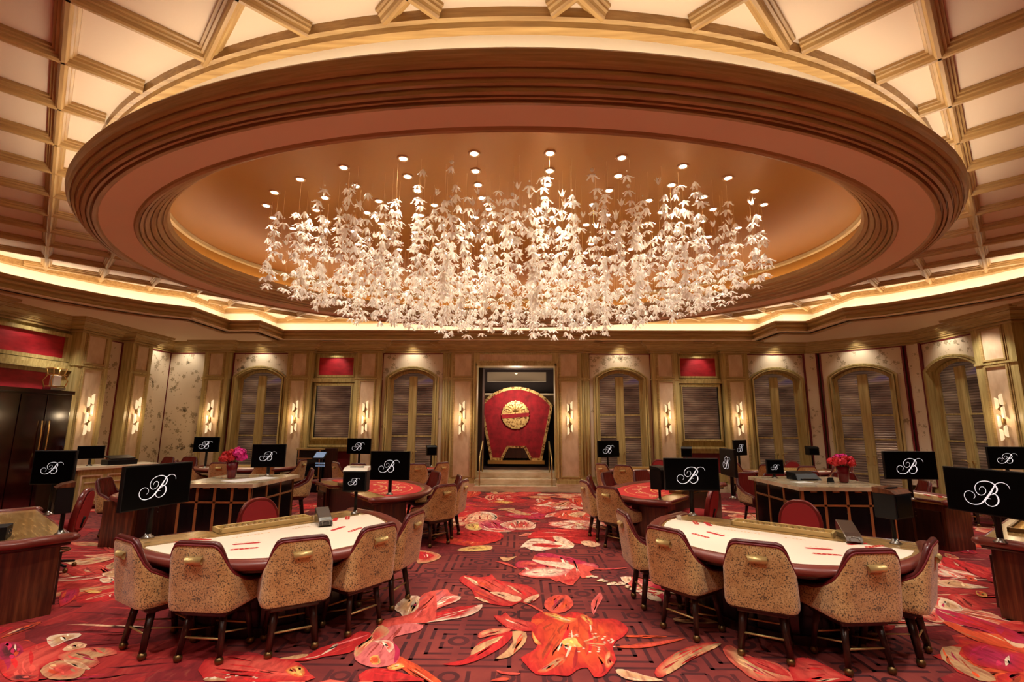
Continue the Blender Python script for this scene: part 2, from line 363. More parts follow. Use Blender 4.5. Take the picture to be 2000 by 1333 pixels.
# ------------------------------------------------------------------ setting: floor (patterned carpet in one mesh)
XW, YB, YF = 11.0, 15.2, -4.0
CARPET = """ro 0.23,5.37 0.33,5.54 0.49,5.53 0.57,5.45 0.65,5.56 0.77,5.52 0.86,5.38 1.06,5.39 1.14,5.27 1.16,5.12 1.07,4.95 0.98,4.85 0.93,4.69 0.92,4.5 0.84,4.34 0.77,4.23 0.69,4.21 0.66,4.36 0.57,4.32 0.49,4.22 0.38,4.24 0.24,4.24 0.16,4.4 0.12,4.52 0.21,4.63 0.27,4.76 0.22,4.93 0.23,5.11
oy 0.35,5.54 0.49,5.51 0.56,5.41 0.7,5.38 0.6,5.25 0.5,5.32 0.38,5.46
oo 0.23,5.34 0.37,5.34 0.28,5.2 0.23,5.14
oy 0.23,5.06 0.26,4.91 0.31,4.77 0.25,4.79 0.23,4.91
oy 0.77,5.5 0.84,5.38 0.83,5.21 0.78,5.27 0.73,5.44
ot 0.25,4.29 0.34,4.41 0.44,4.55 0.51,4.53 0.46,4.41 0.37,4.33 0.31,4.27
ot 0.84,4.58 0.9,4.67 0.87,4.5 0.89,4.44 0.83,4.36 0.81,4.4
yy 0.49,4.84 0.55,4.92 0.63,4.92 0.64,4.82 0.67,4.73 0.6,4.73 0.55,4.75 0.5,4.78
tt 0.7,4.86 0.85,4.97 0.85,4.95 0.71,4.84
tt 0.71,4.82 0.86,4.8 0.86,4.78 0.71,4.8
tt 0.7,4.79 0.83,4.74 0.82,4.73
kt -0.28,4.97 -0.23,5.07 -0.09,5.13 0.04,5.11 -0.04,5 -0.17,4.95 -0.26,4.89
rt -0.32,4.53 -0.29,4.71 -0.21,4.87 -0.06,5 0.04,5.05 0.03,4.9 -0.05,4.71 -0.2,4.51 -0.31,4.41 -0.41,4.37 -0.53,4.39 -0.39,4.45
tt -0.29,4.71 -0.16,4.86 -0.04,4.95 -0.12,4.8 -0.23,4.64 -0.31,4.55
to 0.04,5.05 0.17,5.03 0.16,4.81 0.08,4.63 0.01,4.52 -0.09,4.5 -0.02,4.62 0.05,4.83
rk -0.16,5.43 -0.08,5.43 -0.04,5.53 0.02,5.39 0.12,5.33 0.22,5.28 0.27,5.2 0.22,5.06 0.05,5.08 -0.06,5.21
rk -0.66,6.61 -0.61,6.8 -0.42,6.71 -0.3,6.76 -0.25,6.84 -0.18,6.62 0.03,6.49 0.2,6.41 0.31,6.2 0.34,6.01 0.23,5.82 0.12,5.85 0.02,5.71 -0.14,5.74 -0.3,5.84 -0.41,6.02 -0.46,6.22 -0.58,6.43
cc -0.24,6.15 -0.07,6.15 0.04,6.04 0.12,6 0.12,5.87 0.01,5.85 -0.12,6
cc 0.15,5.86 0.22,6 0.33,6.1 0.33,6.01 0.23,5.82
cc -0.62,6.75 -0.47,6.61 -0.4,6.44 -0.42,6.39 -0.52,6.57
cc -0.41,5.99 -0.33,5.95 -0.22,5.81 -0.3,5.84 -0.39,5.95
kt 0.12,5.85 0.24,5.75 0.36,5.57 0.32,5.57 0.23,5.72
ko 0.39,5.86 0.5,6.05 0.64,6.09 0.69,5.98 0.7,5.76 0.59,5.56 0.47,5.53 0.39,5.65
kd 0.44,5.66 0.56,5.94 0.65,6.05 0.59,5.83 0.47,5.56
pk 0.92,5.88 1,6.06 1.06,6.18 1.06,5.99 0.95,5.7 0.88,5.48 0.88,5.67
kw 0.09,6.87 0.2,7.14 0.07,7.19 0.12,7.48 0.29,7.49 0.33,7.8 0.51,7.97 0.75,7.81 0.95,7.63 1.11,7.39 1.2,7.17 1.05,7.01 1.07,6.85 0.92,6.7 0.89,6.85 0.77,6.43 0.65,6.51 0.61,6.6 0.57,6.55 0.5,6.69 0.33,6.69 0.18,6.78
mp 0.33,7.8 0.51,7.97 0.75,7.81 0.95,7.63 1.11,7.39 0.89,7.39 0.7,7.67 0.45,7.7
mk 0.05,7.3 0.12,7.51 0.32,7.49 0.51,7.26 0.28,7.2 0.1,7.14
ww 0.29,7.58 0.52,7.49 0.73,7.44 0.88,7.27 0.81,7.1 0.63,7.21 0.4,7.37
pw 0.12,6.87 0.31,7.14 0.58,7.18 0.81,7.08 0.68,6.84 0.48,6.74 0.27,6.76
ww 0.18,6.9 0.37,7.06 0.59,7.1 0.71,7.02 0.55,6.89 0.33,6.83
kr 0.64,6.58 0.81,6.75 0.9,6.8 0.77,6.47 0.68,6.51
mp 0.98,7.45 1.17,7.39 1.21,7.2 1.06,7.28
kk -0.25,7.47 -0.09,7.41 0.07,7.16 0.06,7.12 -0.11,7.33
tt -0.19,7.72 -0.07,7.66 0.07,7.76 -0.03,7.54 -0.11,7.47
kk 1.07,7.14 1.29,7.15 1.57,7.21 1.57,7.17 1.28,7.1
rk 0.27,9.2 0.47,9.59 0.87,9.76 1.3,9.68 1.51,9.39 1.48,8.89 1.27,8.55 1.03,8.62 0.81,8.95 0.69,8.69 0.5,8.94 0.28,8.93
wc 0.12,8.28 0.22,8.68 0.32,8.89 0.5,8.9 0.69,8.69 0.84,8.62 1.01,8.46 0.91,8.24 0.66,8.26 0.46,8.08 0.29,8.14 0.2,8.32
kr 0.31,8.44 0.45,8.6 0.67,8.49 0.82,8.46 0.72,8.3 0.48,8.33
cw 0.7,9.12 0.87,9.04 1.02,8.54 0.95,8.42 0.75,8.7
cc 1.14,8.71 1.3,8.8 1.46,8.56 1.32,8.36 1.18,8.47
ck 0.09,9.1 0.23,9.34 0.33,9.34 0.27,9.16
ro -1.36,8.71 -1.19,9.24 -0.85,9.45 -0.43,9.46 -0.23,9.37 -0.21,8.83 -0.38,8.58 -0.62,8.3 -0.84,8.4 -1.08,8.51
cc -0.98,9.07 -0.79,9.28 -0.58,9.26 -0.62,8.99 -0.78,8.77
ty -0.88,8.1 -0.7,8.33 -0.48,8.41 -0.33,8.34 -0.35,8.12 -0.53,8.04 -0.74,8
tk -1.47,8.05 -1.23,7.95 -1.06,7.72 -1.14,7.44 -1.33,7.32 -1.43,7.68
rr -1.45,7.98 -1.27,7.88 -1.17,7.72 -1.28,7.56 -1.4,7.62
kp -1.02,5.9 -1,6.09 -0.86,6.21 -0.75,6.23 -0.7,6.09 -0.56,5.98 -0.6,5.83 -0.76,5.62 -0.9,5.37 -0.98,5.22 -1.04,5.49 -1,5.65
wr -0.98,5.22 -0.83,5.34 -0.63,5.56 -0.43,5.67 -0.3,5.75 -0.32,5.57 -0.43,5.41 -0.62,5.31 -0.87,5.22
rr -0.99,5.28 -0.84,5.4 -0.64,5.63 -0.44,5.7 -0.34,5.72 -0.51,5.56 -0.73,5.4 -0.92,5.26
wk -0.75,5.98 -0.56,5.99 -0.6,5.83 -0.72,5.73 -0.82,5.62
pk -0.97,5.16 -0.84,5.14 -0.87,5.03 -0.93,4.98
ct 0.88,4.32 0.94,4.34 1.06,4.26 1.22,4.17 0.99,4.16 0.9,4.23
ok 0.95,4.74 1.2,4.81 1.46,4.89 1.65,4.94 1.44,4.82 1.17,4.72
oo 1.12,4.99 1.4,4.99 1.49,4.96 1.34,4.95 1.12,4.95
kk -0.08,4.3 0,4.27 0.11,4.26 0.09,4.23 -0.03,4.24
ok -0.12,4.13 -0.05,4.18 0.02,4.18 0.01,4.14
rk -2.52,4.42 -2.41,4.48 -2.18,4.51 -1.94,4.47 -1.71,4.38 -1.55,4.21 -1.52,4.1 -2.3,4.08
oy -1.77,4.26 -1.71,4.34 -1.62,4.28 -1.58,4.16 -1.67,4.17
kk -1.9,4.18 -1.78,4.18 -1.77,4.17 -1.88,4.16
tt -2.33,4.12 -2.29,4.14 -2.2,4.12 -2.14,4.09 -2.3,4.08
rp -1.9,4.41 -1.72,4.48 -1.65,4.65 -1.5,4.81 -1.41,5.02 -1.25,4.92 -1.29,4.75 -1.36,4.57 -1.54,4.5 -1.67,4.42
wk -1.7,4.46 -1.59,4.52 -1.55,4.72 -1.51,4.72 -1.54,4.59 -1.62,4.48
tt -1.91,4.45 -1.84,4.49 -1.75,4.54 -1.69,4.52 -1.76,4.45
wt -1.24,5.61 -1.21,5.89 -1.13,6 -1.03,5.97 -0.98,5.68 -0.98,5.43 -1.05,5.33 -1.14,5.48
kp -1.03,5.97 -0.94,6.13 -0.88,6.13 -0.74,5.31 -0.96,5.22 -1.13,5.02 -1.28,5.15 -1.25,5.3 -1.06,5.42 -0.98,5.62
pk -1.28,5.07 -1.2,5.1 -1.01,5.22 -0.84,5.17 -0.86,5.03 -1.05,4.9 -1.02,4.76 -0.93,4.6 -0.91,4.4 -1.04,4.32 -1.15,4.35 -1.27,4.45 -1.34,4.66 -1.28,4.77 -1.24,4.89
mm -1.02,4.76 -0.94,4.64 -0.91,4.48 -0.93,4.39 -0.97,4.6
tk -1.28,5.07 -1.24,5.16 -1.13,5.02 -1.16,4.87 -1.24,4.77 -1.26,4.55 -1.29,4.51 -1.34,4.68 -1.28,4.84
wk -1.21,4.8 -1.08,4.82 -1,4.69 -1.02,4.58 -1.09,4.71
yo -1.16,4.49 -1.1,4.53 -1.04,4.39 -1.1,4.37
oy -0.97,4.32 -0.89,4.41 -0.82,4.34 -0.9,4.27
rr -1.12,4.11 -1.12,4.28 -0.98,4.3 -0.73,4.19 -0.63,4.12
rk -4.36,4.52 -4.21,4.56 -4.16,4.72 -3.97,4.7 -3.79,4.57 -3.73,4.39 -3.73,4.23 -3.57,4.05 -3.77,4.05 -4.01,4.19
md -4.52,4.67 -4.39,4.69 -4.16,4.52 -4.13,4.38 -4.23,4.39
wt -4.22,4.79 -4.19,4.87 -4.01,4.9 -3.95,4.82 -3.99,4.73 -4,4.61
ct -3.87,4.57 -3.89,4.71 -3.78,4.69 -3.7,4.6 -3.79,4.55
kt -3.81,4.47 -3.73,4.6 -3.48,4.61 -3.33,4.5 -3.44,4.43 -3.34,4.34 -3.36,4.24 -3.55,4.33 -3.68,4.37
tk -3.7,4.2 -3.75,4.33 -3.68,4.37 -3.47,4.31 -3.37,4.24 -3.31,4.13 -3.35,4.08 -3.51,4.08
ct -3.69,4.39 -3.51,4.35 -3.33,4.24 -3.39,4.24 -3.57,4.31
rk -6.17,7.05 -5.78,7.24 -5.6,7.3 -4.96,6.53 -5.39,6.71 -5.63,6.6
ct -6.32,7.22 -6.14,7.47 -5.85,7.51 -5.82,7.29 -5.97,7.09
ct -5.6,7.07 -5.64,7.36 -5.33,6.97 -5.42,6.91
ct -5.36,6.71 -5.28,6.92 -5.04,6.62 -5.13,6.57
wc -5.2,6.5 -5.13,6.57 -4.98,6.46 -4.96,6.35 -5.06,6.37
oy -5.03,6.07 -4.87,6.1 -4.75,6 -4.86,5.98
rm -5.23,6.01 -5.17,6.17 -4.91,5.86 -4.81,5.55
kk -6.48,8.06 -6.86,8.6 -6.73,8.52 -6.39,8.07 -6.02,7.8 -6.11,7.76
od -4.64,4.78 -4.69,4.98 -4.66,5.15 -4.6,5.11 -4.59,4.93
kd -3.83,4.09 -3.82,4.14 -3.64,4.13 -3.64,4.05 -3.77,4.05
kp 1.42,6.77 1.56,6.79 1.81,6.68 1.83,6.5 1.66,6.2 1.52,6.2 1.45,6.58
wc 1.42,6.77 1.56,6.79 1.5,6.58 1.43,6.53
mr 1.51,6.16 1.81,6.5 1.89,6.46 1.73,5.9 1.59,5.97
ww 1.51,6.16 1.63,6.2 1.71,6.05 1.7,5.9 1.59,5.95
td 1.68,5.41 1.87,5.47 2.03,5.41 2.1,5.3 1.83,5.29 1.7,5.33
rt 1.21,4.35 1.37,4.55 1.57,4.73 1.82,4.85 1.93,4.83 1.69,4.62 1.49,4.47 1.29,4.28 1.21,4.21 1.18,4.24
tt 1.32,4.37 1.51,4.56 1.79,4.78 1.92,4.84 1.9,4.79 1.62,4.58 1.39,4.36 1.27,4.26
kt 1.9,4.72 2,4.81 2.03,4.72 2.1,4.57 2.25,4.47 2.27,4.28 2.22,4.19 1.95,4.18 1.9,4.33 1.87,4.5
rk 2.01,4.59 2.1,4.57 2.23,4.43 2.24,4.25 2.09,4.35 2.03,4.47
rr 2.56,4.58 2.58,4.48 2.6,4.27 2.55,4.2 2.5,4.27 2.52,4.48
rk 2.43,4.56 2.6,4.52 2.67,4.29 2.68,4.2 2.23,4.19
ct 5.48,6.74 5.73,6.8 5.71,6.61 5.64,6.44 5.51,6.48 5.38,6.56
wt 4.97,6.1 5,5.95 4.93,5.78 4.83,5.69 4.71,5.72 4.72,5.84
rk 5.07,6.14 5.29,6.26 5.26,6 5.08,5.72 4.97,5.78 5.03,5.99
mr 4.63,5.77 4.79,5.58 4.89,5.32 4.85,5.05 4.67,4.88 4.63,5.02 4.58,5.23 4.44,5.45
ot 4.38,5.39 4.48,5.36 4.48,5.17 4.66,5.1 4.59,4.9 4.63,4.83 4.51,4.71 4.45,4.8 4.32,4.94 4.33,5.17
to 3.89,4.81 4.06,4.81 3.92,4.68 3.86,4.47 3.88,4.36 3.81,4.23 3.68,4.23 3.67,4.43 3.7,4.59
rm 4.06,4.81 4.35,4.91 4.38,4.73 4.49,4.69 4.16,4.37 3.98,4.42 3.89,4.51
cw 4.64,5.03 4.62,4.92 4.69,4.89 4.6,4.81 4.55,4.85
mm 4.78,5.26 4.87,5.26 4.69,5.1
tk 6.74,8.14 6.78,8.01 6.68,7.81 6.53,7.84
tt 7.76,9.06 8.05,9.03 7.78,8.73 7.59,8.81
ko 6.03,7 6.11,6.95 5.94,6.71 5.87,6.75
yo 5.61,6.37 5.66,6.31 5.54,6.15 5.47,6.19
rr 6.55,7.93 6.62,7.62 6.66,7.34 6.18,6.81 6.2,7.16 6.12,7.43
rm 7.31,8.84 7.56,8.68 7.27,8.16 7.09,8.15 7.07,8.44
kc -1.09,10.65 -0.98,11.51 -0.66,11.58 -0.38,11.2 -0.34,10.58 -0.47,10.39 -0.74,10.57 -0.99,10.28
wc -0.82,11.51 -0.58,11.52 -0.38,11.09 -0.37,10.58 -0.48,10.44 -0.45,10.98 -0.64,11.29
ty -0.95,10.1 -0.71,10.2 -0.6,9.69 -0.72,9.53 -0.89,9.68
pm -0.72,10.29 -0.34,10.58 0.04,9.88 -0.04,9.48 -0.29,9.43 -0.56,9.61
wk -0.6,9.65 -0.4,9.74 -0.12,9.59 -0.04,9.48 -0.29,9.41
wk -0.28,10.13 -0.04,10.5 0.22,10.61 0.43,10.15 0.38,9.73 0.13,9.64 -0.13,9.79
ko 0.85,11.03 1.06,11.71 1.48,11.78 1.66,11.28 1.57,10.66 1.16,10.64
ct 1.18,11.26 1.47,11.66 1.61,11.5 1.47,11.06 1.3,10.95
oy -0.57,12.95 -0.31,13.26 -0.02,12.97 -0.2,12.68
kt 0.8,12.59 1.17,13.03 1.5,13.34 1.34,12.47 1.07,12.33
tt -0.41,11.89 -0.02,12.09 0.01,11.78 0.35,11.33 0.31,11.12 0.03,11.32 -0.18,11.66
rr -1.39,11.97 -0.83,12.12 -0.39,11.89 -0.79,11.63 -1.12,10.95 -1.35,10.94
rk 0.37,12.3 0.79,12.32 0.97,11.82 0.63,11.35 0.4,11.8
kk -1.45,13.14 -0.97,12.44 -0.41,12.27 -0.95,12.31
ro 1.42,13.74 2.07,13.85 1.85,12.36 1.55,12.35
ro -1.77,14.93 -1.21,15.16 -0.97,14.59 -1.2,13.7 -1.46,13.85
tk -0.65,14.42 -0.26,14.91 0.01,14.82 -0.3,14.43
rk 0.06,14.83 0.81,15.06 0.52,14.29 0.14,14.1
ot 0.31,14.02 0.76,14.13 0.98,13.64 0.5,13.61
kt 0.72,14.21 1.25,13.98 1.93,13.52 1.23,13.73
rr -0.29,9.43 -0.17,8.97 -0.41,8.69 -0.63,8.62 -1.05,8.93 -1.19,9.51 -0.79,9.53"""
PAL = dict(r=(196, 26, 28), o=(220, 78, 32), k=(218, 80, 66), p=(218, 110, 108), m=(186, 26, 74), w=(240, 216, 188),
           c=(236, 190, 150), t=(206, 160, 112), y=(226, 190, 100), d=(86, 20, 26))
def floor():
    mb = MB(); cols = []
    def cadd(n, c=(0.2, 0.2, 0.2, 1)): cols.extend([c]*n)
    mb.box((0, 5.8, -.05), (22.6, 20.2, .1), 0); cadd(24)
    z = [.0006]
    def quad(x0, y0, x1, y1, mi=1):
        mb.add([(x0, y0, z[0]), (x1, y0, z[0]), (x1, y1, z[0]), (x0, y1, z[0])], [(0, 1, 2, 3)], mi); cadd(4)
    T = 1.3; w = .035
    def ring(cx, cy, r0, r1):
        n = 14
        vs = []
        for i in range(n):
            a = 2*math.pi*i/n
            vs += [(cx+r0*math.cos(a), cy+r0*math.sin(a), z[0]+.0003), (cx+r1*math.cos(a), cy+r1*math.sin(a), z[0]+.0003)]
        mb.add(vs, [(2*i, 2*i+1, (2*i+3) % (2*n), (2*i+2) % (2*n)) for i in range(n)], 1); cadd(4*n)
    nx = int(20/T/2)+1
    for ix in range(-nx, nx+1):
        for iy in range(0, 11):
            cx = ix*T+.2; cy = 1.6+iy*T
            if cy > 14.6: continue
            for sx in (-1, 1):
                for sy in (-1, 1):
                    # nested L lines round each tile corner
                    for k, q in enumerate((.16, .27, .38, .49)):
                        a = q; e = .62
                        x0, x1 = sorted((cx+sx*a, cx+sx*(a+w))); y0, y1 = sorted((cy+sy*a, cy+sy*e)); quad(x0, y0, x1, y1)
                        x0, x1 = sorted((cx+sx*a, cx+sx*e)); y0, y1 = sorted((cy+sy*a, cy+sy*(a+w))); quad(x0, y0, x1, y1)
            for (dx, dy) in ((1, 0), (-1, 0), (0, 1), (0, -1)):
                for q in (.1, .3, .5):
                    quad(cx+dx*q-w/2-(abs(dy))*.08, cy+dy*q-w/2-abs(dx)*.08, cx+dx*q+w/2+abs(dy)*.08, cy+dy*q+w/2+abs(dx)*.08)
                ring(cx+dx*.2, cy+dy*.2, .045, .08)
            ring(cx+T/2, cy+T/2, .05, .1)
            ring(cx+T/2, cy, .05, .09)
    # blooms: each outline is a petal or leaf woven in, edge colour to heart colour
    zz = [.002]
    def petal(pts, ce, ci):
        n = len(pts); cx = sum(p[0] for p in pts)/n; cy = sum(p[1] for p in pts)/n
        sp = []
        for i in range(n):
            p0, p1, p2, p3 = (Vector(pts[(i+q) % n]) for q in (-1, 0, 1, 2))
            for t in (0, .5):
                sp.append(.5*((2*p1)+(p2-p0)*t+(2*p0-5*p1+4*p2-p3)*t*t+(3*p1-p0-3*p2+p3)*t**3))
        tri = tessellate_polygon([[Vector((p[0], p[1], 0)) for p in sp]])
        # shrink ring gives the heart colour
        inner = [((p[0]-cx)*.45+cx, (p[1]-cy)*.45+cy) for p in sp]
        k = len(sp); zb = zz[0]; zz[0] += .000004
        mb.add([(p[0], p[1], zb) for p in sp], [tuple(t) for t in tri], 2)
        cols.extend([ce]*(3*len(tri)))
        # the heart only where the outline is roughly star-shaped
        a2 = sum(sp[i][0]*sp[(i+1) % k][1]-sp[(i+1) % k][0]*sp[i][1] for i in range(k))
        ok = all(((sp[i][0]-cx)*(sp[(i+1) % k][1]-cy)-(sp[(i+1) % k][0]-cx)*(sp[i][1]-cy))*a2 > 0 for i in range(k))
        if ok:
            vs = [(p[0], p[1], zb+.000002) for p in sp]+[(p[0], p[1], zb+.000002) for p in inner]
            mb.add(vs, [(i, (i+1) % k, k+(i+1) % k, k+i) for i in range(k)], 2)
            for i in range(k): cols.extend([ce, ce, ci, ci])
            mb.add([(p[0], p[1], zb+.000002) for p in inner], [tuple(range(k))], 2); cols.extend([ci]*k)
        # brush-like veins along the long axis
        area = abs(a2)/2
        if area < .012: return
        sxx = sum((p[0]-cx)**2 for p in sp); syy = sum((p[1]-cy)**2 for p in sp); sxy = sum((p[0]-cx)*(p[1]-cy) for p in sp)
        th = .5*math.atan2(2*sxy, sxx-syy); dx, dy = math.cos(th), math.sin(th)
        hl = max((p[0]-cx)*dx+(p[1]-cy)*dy for p in sp); hm = min((p[0]-cx)*dx+(p[1]-cy)*dy for p in sp)
        wl = max(abs(-(p[0]-cx)*dy+(p[1]-cy)*dx) for p in sp)
        def inside(x, y):
            c = False; j = k-1
            for i in range(k):
                if (sp[i][1] > y) != (sp[j][1] > y) and x < (sp[j][0]-sp[i][0])*(y-sp[i][1])/(sp[j][1]-sp[i][1])+sp[i][0]: c = not c
                j = i
            return c
        zz[0] += .000003; zb = zz[0]
        for q in range(min(46, int(8+area*70))):
            v = vr.uniform(-.95, .95)*wl; u0 = vr.uniform(hm, hl*.8); ln = vr.uniform(.15, .5)*(hl-hm); w_ = vr.uniform(.004, .016)*(1+wl); bend = vr.uniform(-.25, .25)
            P = []
            for t in (0, .25, .5, .75, 1):
                uu = u0+ln*t; vv = v*(1-.35*abs(t-.3))+bend*ln*(t-.5)**2
                P.append((cx+uu*dx-vv*dy, cy+uu*dy+vv*dx))
            if not all(inside(*p) for p in P): continue
            base = vr.choice((ce, ci)); m_ = vr.choice((.55, .7, 1.25, 1.5, 0)); 
            col = tuple(min(1, c*m_) for c in base[:3])+(1,) if m_ else srgb(PAL[vr.choice('wckrmo')])
            ws = (0, .8, 1, .7, 0)
            L_ = [(P[i][0]-dy*w_*ws[i], P[i][1]+dx*w_*ws[i], zb) for i in range(5)]+[(P[i][0]+dy*w_*ws[i], P[i][1]-dx*w_*ws[i], zb) for i in (3, 2, 1)]
            mb.add(L_, [tuple(range(8))], 2); cols.extend([col]*8)
    vr = random.Random(77)
    def bloom(cx, cy, rr, rot, c1, c2, n=6, heart=True, asp=1.0):
        for i in range(n):
            a = rot+2*math.pi*i/n+random.uniform(-.15, .15); L_ = rr*random.uniform(.75, 1.1); w_ = rr*random.uniform(.34, .5)
            d = Vector((math.cos(a), math.sin(a))); s_ = Vector((-d.y, d.x)); c = Vector((cx, cy))
            pts = [c+d*L_*.1+s_*w_*.1, c+d*L_*.45+s_*w_*.75, c+d*L_*.8+s_*w_*.9, c+d*L_*1.0+s_*w_*.3, c+d*L_*.92-s_*w_*.2, c+d*L_*.98-s_*w_*.6,
                   c+d*L_*.6-s_*w_*.85, c+d*L_*.2-s_*w_*.4]
            petal([(p.x, cy+(p.y-cy)*asp) for p in pts], srgb(PAL[c1]), srgb(PAL[c2]))
            if i % 2 == 0:
                pts = [c+d*L_*.25+s_*w_*.15, c+d*L_*.55+s_*w_*.3, c+d*L_*.85+s_*w_*.15, c+d*L_*.5-s_*w_*.1]
                petal([(p.x, cy+(p.y-cy)*asp) for p in pts], srgb(PAL[random.choice('wctk')]), srgb(PAL[c2]))
        if heart:
            petal([(cx+rr*.16*math.cos(a), cy+rr*.14*math.sin(a)) for a in [j*.9 for j in range(7)]], srgb(PAL['y']), srgb(PAL['w']))
            for j in range(12):
                a = random.uniform(0, 6.28); q = rr*random.uniform(.22, .36)
                x, y = cx+q*math.cos(a), cy+q*math.sin(a)
                petal([(x-.012, y), (x, y-.01), (x+.012, y), (x, y+.01)], srgb(PAL['w']), srgb(PAL['w']))
    def leaf(cx, cy, ln, w_, rot, c1, c2):
        d = Vector((math.cos(rot), math.sin(rot))); s_ = Vector((-d.y, d.x)); c = Vector((cx, cy))
        petal([tuple(c-d*ln/2), tuple(c-d*ln*.2-s_*w_*.45), tuple(c+d*ln*.15-s_*w_*.5), tuple(c+d*ln/2-s_*w_*.1), tuple(c+d*ln*.35+s_*w_*.3), tuple(c+s_*w_*.5)],
              srgb(PAL[c1]), srgb(PAL[c2]))
    rnd = random.Random(11)
    # drifts of blooms under and beyond the tables
    spots = [(-8.8, 6.2), (-7.4, 7.3), (-9.6, 8.6), (-5.4, 7.0), (-5.9, 5.8), (-7.6, 4.6), (-4.6, 6.2), (-3.6, 7.6), (-2.9, 8.0), (-4.2, 9.9), (-2.6, 11.6), (-4.8, 12.2), (-7.5, 11.4), (-9.4, 11.8), (-1.6, 12.4), (-.4, 13.4),
             (1.2, 12.6), (2.6, 11.4), (4.6, 12.4), (5.2, 10.9), (7.2, 11.4), (8.7, 12.1), (9.6, 9.6), (8.0, 9.0), (8.4, 7.4), (9.6, 6.4), (6.8, 6.6), (7.4, 5.2), (6.0, 7.4), (4.9, 7.2), (4.6, 5.8), (5.4, 4.6), (4.4, 4.4), (3.6, 7.4), (2.6, 9.6), (3.8, 8.8), (-3.3, 3.0), (-4.6, 3.6), (-5.2, 4.4), (4.5, 3.2), (-1.2, 3.3), (2.6, 3.0), (-.2, 14.3), (1.8, 14.0), (-2.2, 14.2), (0.3, 11.2), (-.9, 10.4), (1.3, 10.2)]
    for i, (x, y) in enumerate(spots+[(a+.9, b+.5) for a, b in spots if abs(a) > 2.4]):
        for _ in range(3):
            a0 = rnd.uniform(0, 6); rr = rnd.uniform(.5, 1.0); ox, oy = x+rnd.uniform(-.6, .6), y+rnd.uniform(-.5, .5)
            petal([(ox+rr*rnd.uniform(.6, 1.1)*math.cos(a0+q*.7)*1.3, oy+rr*rnd.uniform(.45, .9)*math.sin(a0+q*.7)) for q in range(9)],
                  srgb(rnd.choice([(120, 22, 28), (150, 28, 32), (104, 20, 26), (170, 36, 34)])), srgb(rnd.choice([(150, 30, 34), (130, 24, 30), (176, 40, 36)])))
    for i, (x, y) in enumerate(spots):
        c1, c2 = rnd.choice([('r', 'o'), ('k', 'w'), ('r', 'k'), ('c', 'k'), ('r', 'm'), ('k', 'c'), ('t', 'k'), ('r', 'r')])
        random.seed(100+i)
        big = rnd.uniform(.5, .85)
        bloom(x, y, big, rnd.uniform(0, 6), c1, c2, rnd.choice([5, 6, 7]), rnd.random() < .5)
        for _ in range(3):
            leaf(x+rnd.uniform(-1, 1), y+rnd.uniform(-1, 1), rnd.uniform(.5, 1.1), rnd.uniform(.12, .3), rnd.uniform(0, 3), rnd.choice('rktocw'), rnd.choice('ktcro'))
    for ln in CARPET.strip().split('\n'):
        p = ln.split()
        petal([tuple(float(q) for q in t.split(',')) for t in p[1:]], srgb(PAL[p[0][0]]), srgb(PAL[p[0][1]]))
    # sprig of tiny florets
    random.seed(5)
    for k in range(46):
        t = k/45
        x = 1.0+t*.9; y = 6.75-.55*min(1, t*1.3)+random.uniform(-.07, .07)+.05*math.sin(t*20)
        petal([(x-.035, y), (x, y-.03), (x+.035, y), (x, y+.03)], srgb(PAL['w' if k % 3 else 'y']), srgb(PAL['w']))
    for (hx, hy, hr) in ((.72, 4.83, .26), (-2.1, 3.95, .3)):
        for k in range(34):
            a = random.uniform(0, 6.28); q = hr*random.uniform(.6, 1)
            x, y = hx+q*math.cos(a), hy+q*math.sin(a)*.8
            petal([(x-.014, y), (x, y-.012), (x+.014, y), (x, y+.012)], srgb(PAL['w']), srgb(PAL['w']))
    o = mb.build('floor', [CARB, CARD, CARF], kind='structure')
    ca = o.data.color_attributes.new('bloom', 'FLOAT_COLOR', 'CORNER')
    assert len(cols) == len(ca.data), (len(cols), len(ca.data))
    ca.data.foreach_set('color', [c for q in cols for c in q])
floor()
random.seed(7)

# ------------------------------------------------------------------ walls
# plan of the wallpaper plane, seen from above, anticlockwise from the right front corner
def room_path(o=0):
    return [(XW+o, YF-o), (XW+o, 13.25+o*.4), (9.05+o*.4, YB+o), (-XW-o, YB+o), (-XW-o, YF-o)]
mb = MB()
mb.b2(-11.2, -1.22, YB+.2, YB+.3, -.05, 5.0); mb.b2(1.22, 11.2, YB+.2, YB+.3, -.05, 5.0); mb.b2(-1.22, 1.22, YB+.2, YB+.3, 3.76, 5.0)
mb.build('wall_back', W, kind='structure')
MB().b2(-11.3, -11.2, YF-.2, YB+.3, -.05, 5.0).build('wall_left', W, kind='structure')
mb = MB(); mb.b2(11.2, 11.3, YF-.2, YB+.3, -.05, 5.0)
mb.build('wall_right', W, kind='structure')
MB().b2(-11.3, 11.3, YF-.3, YF-.2, -.05, 5.4).build('wall_front', CREAM, kind='structure')

TR = [0]
def tname():
    TR[0] += 1; return 'trim_%d' % TR[0]

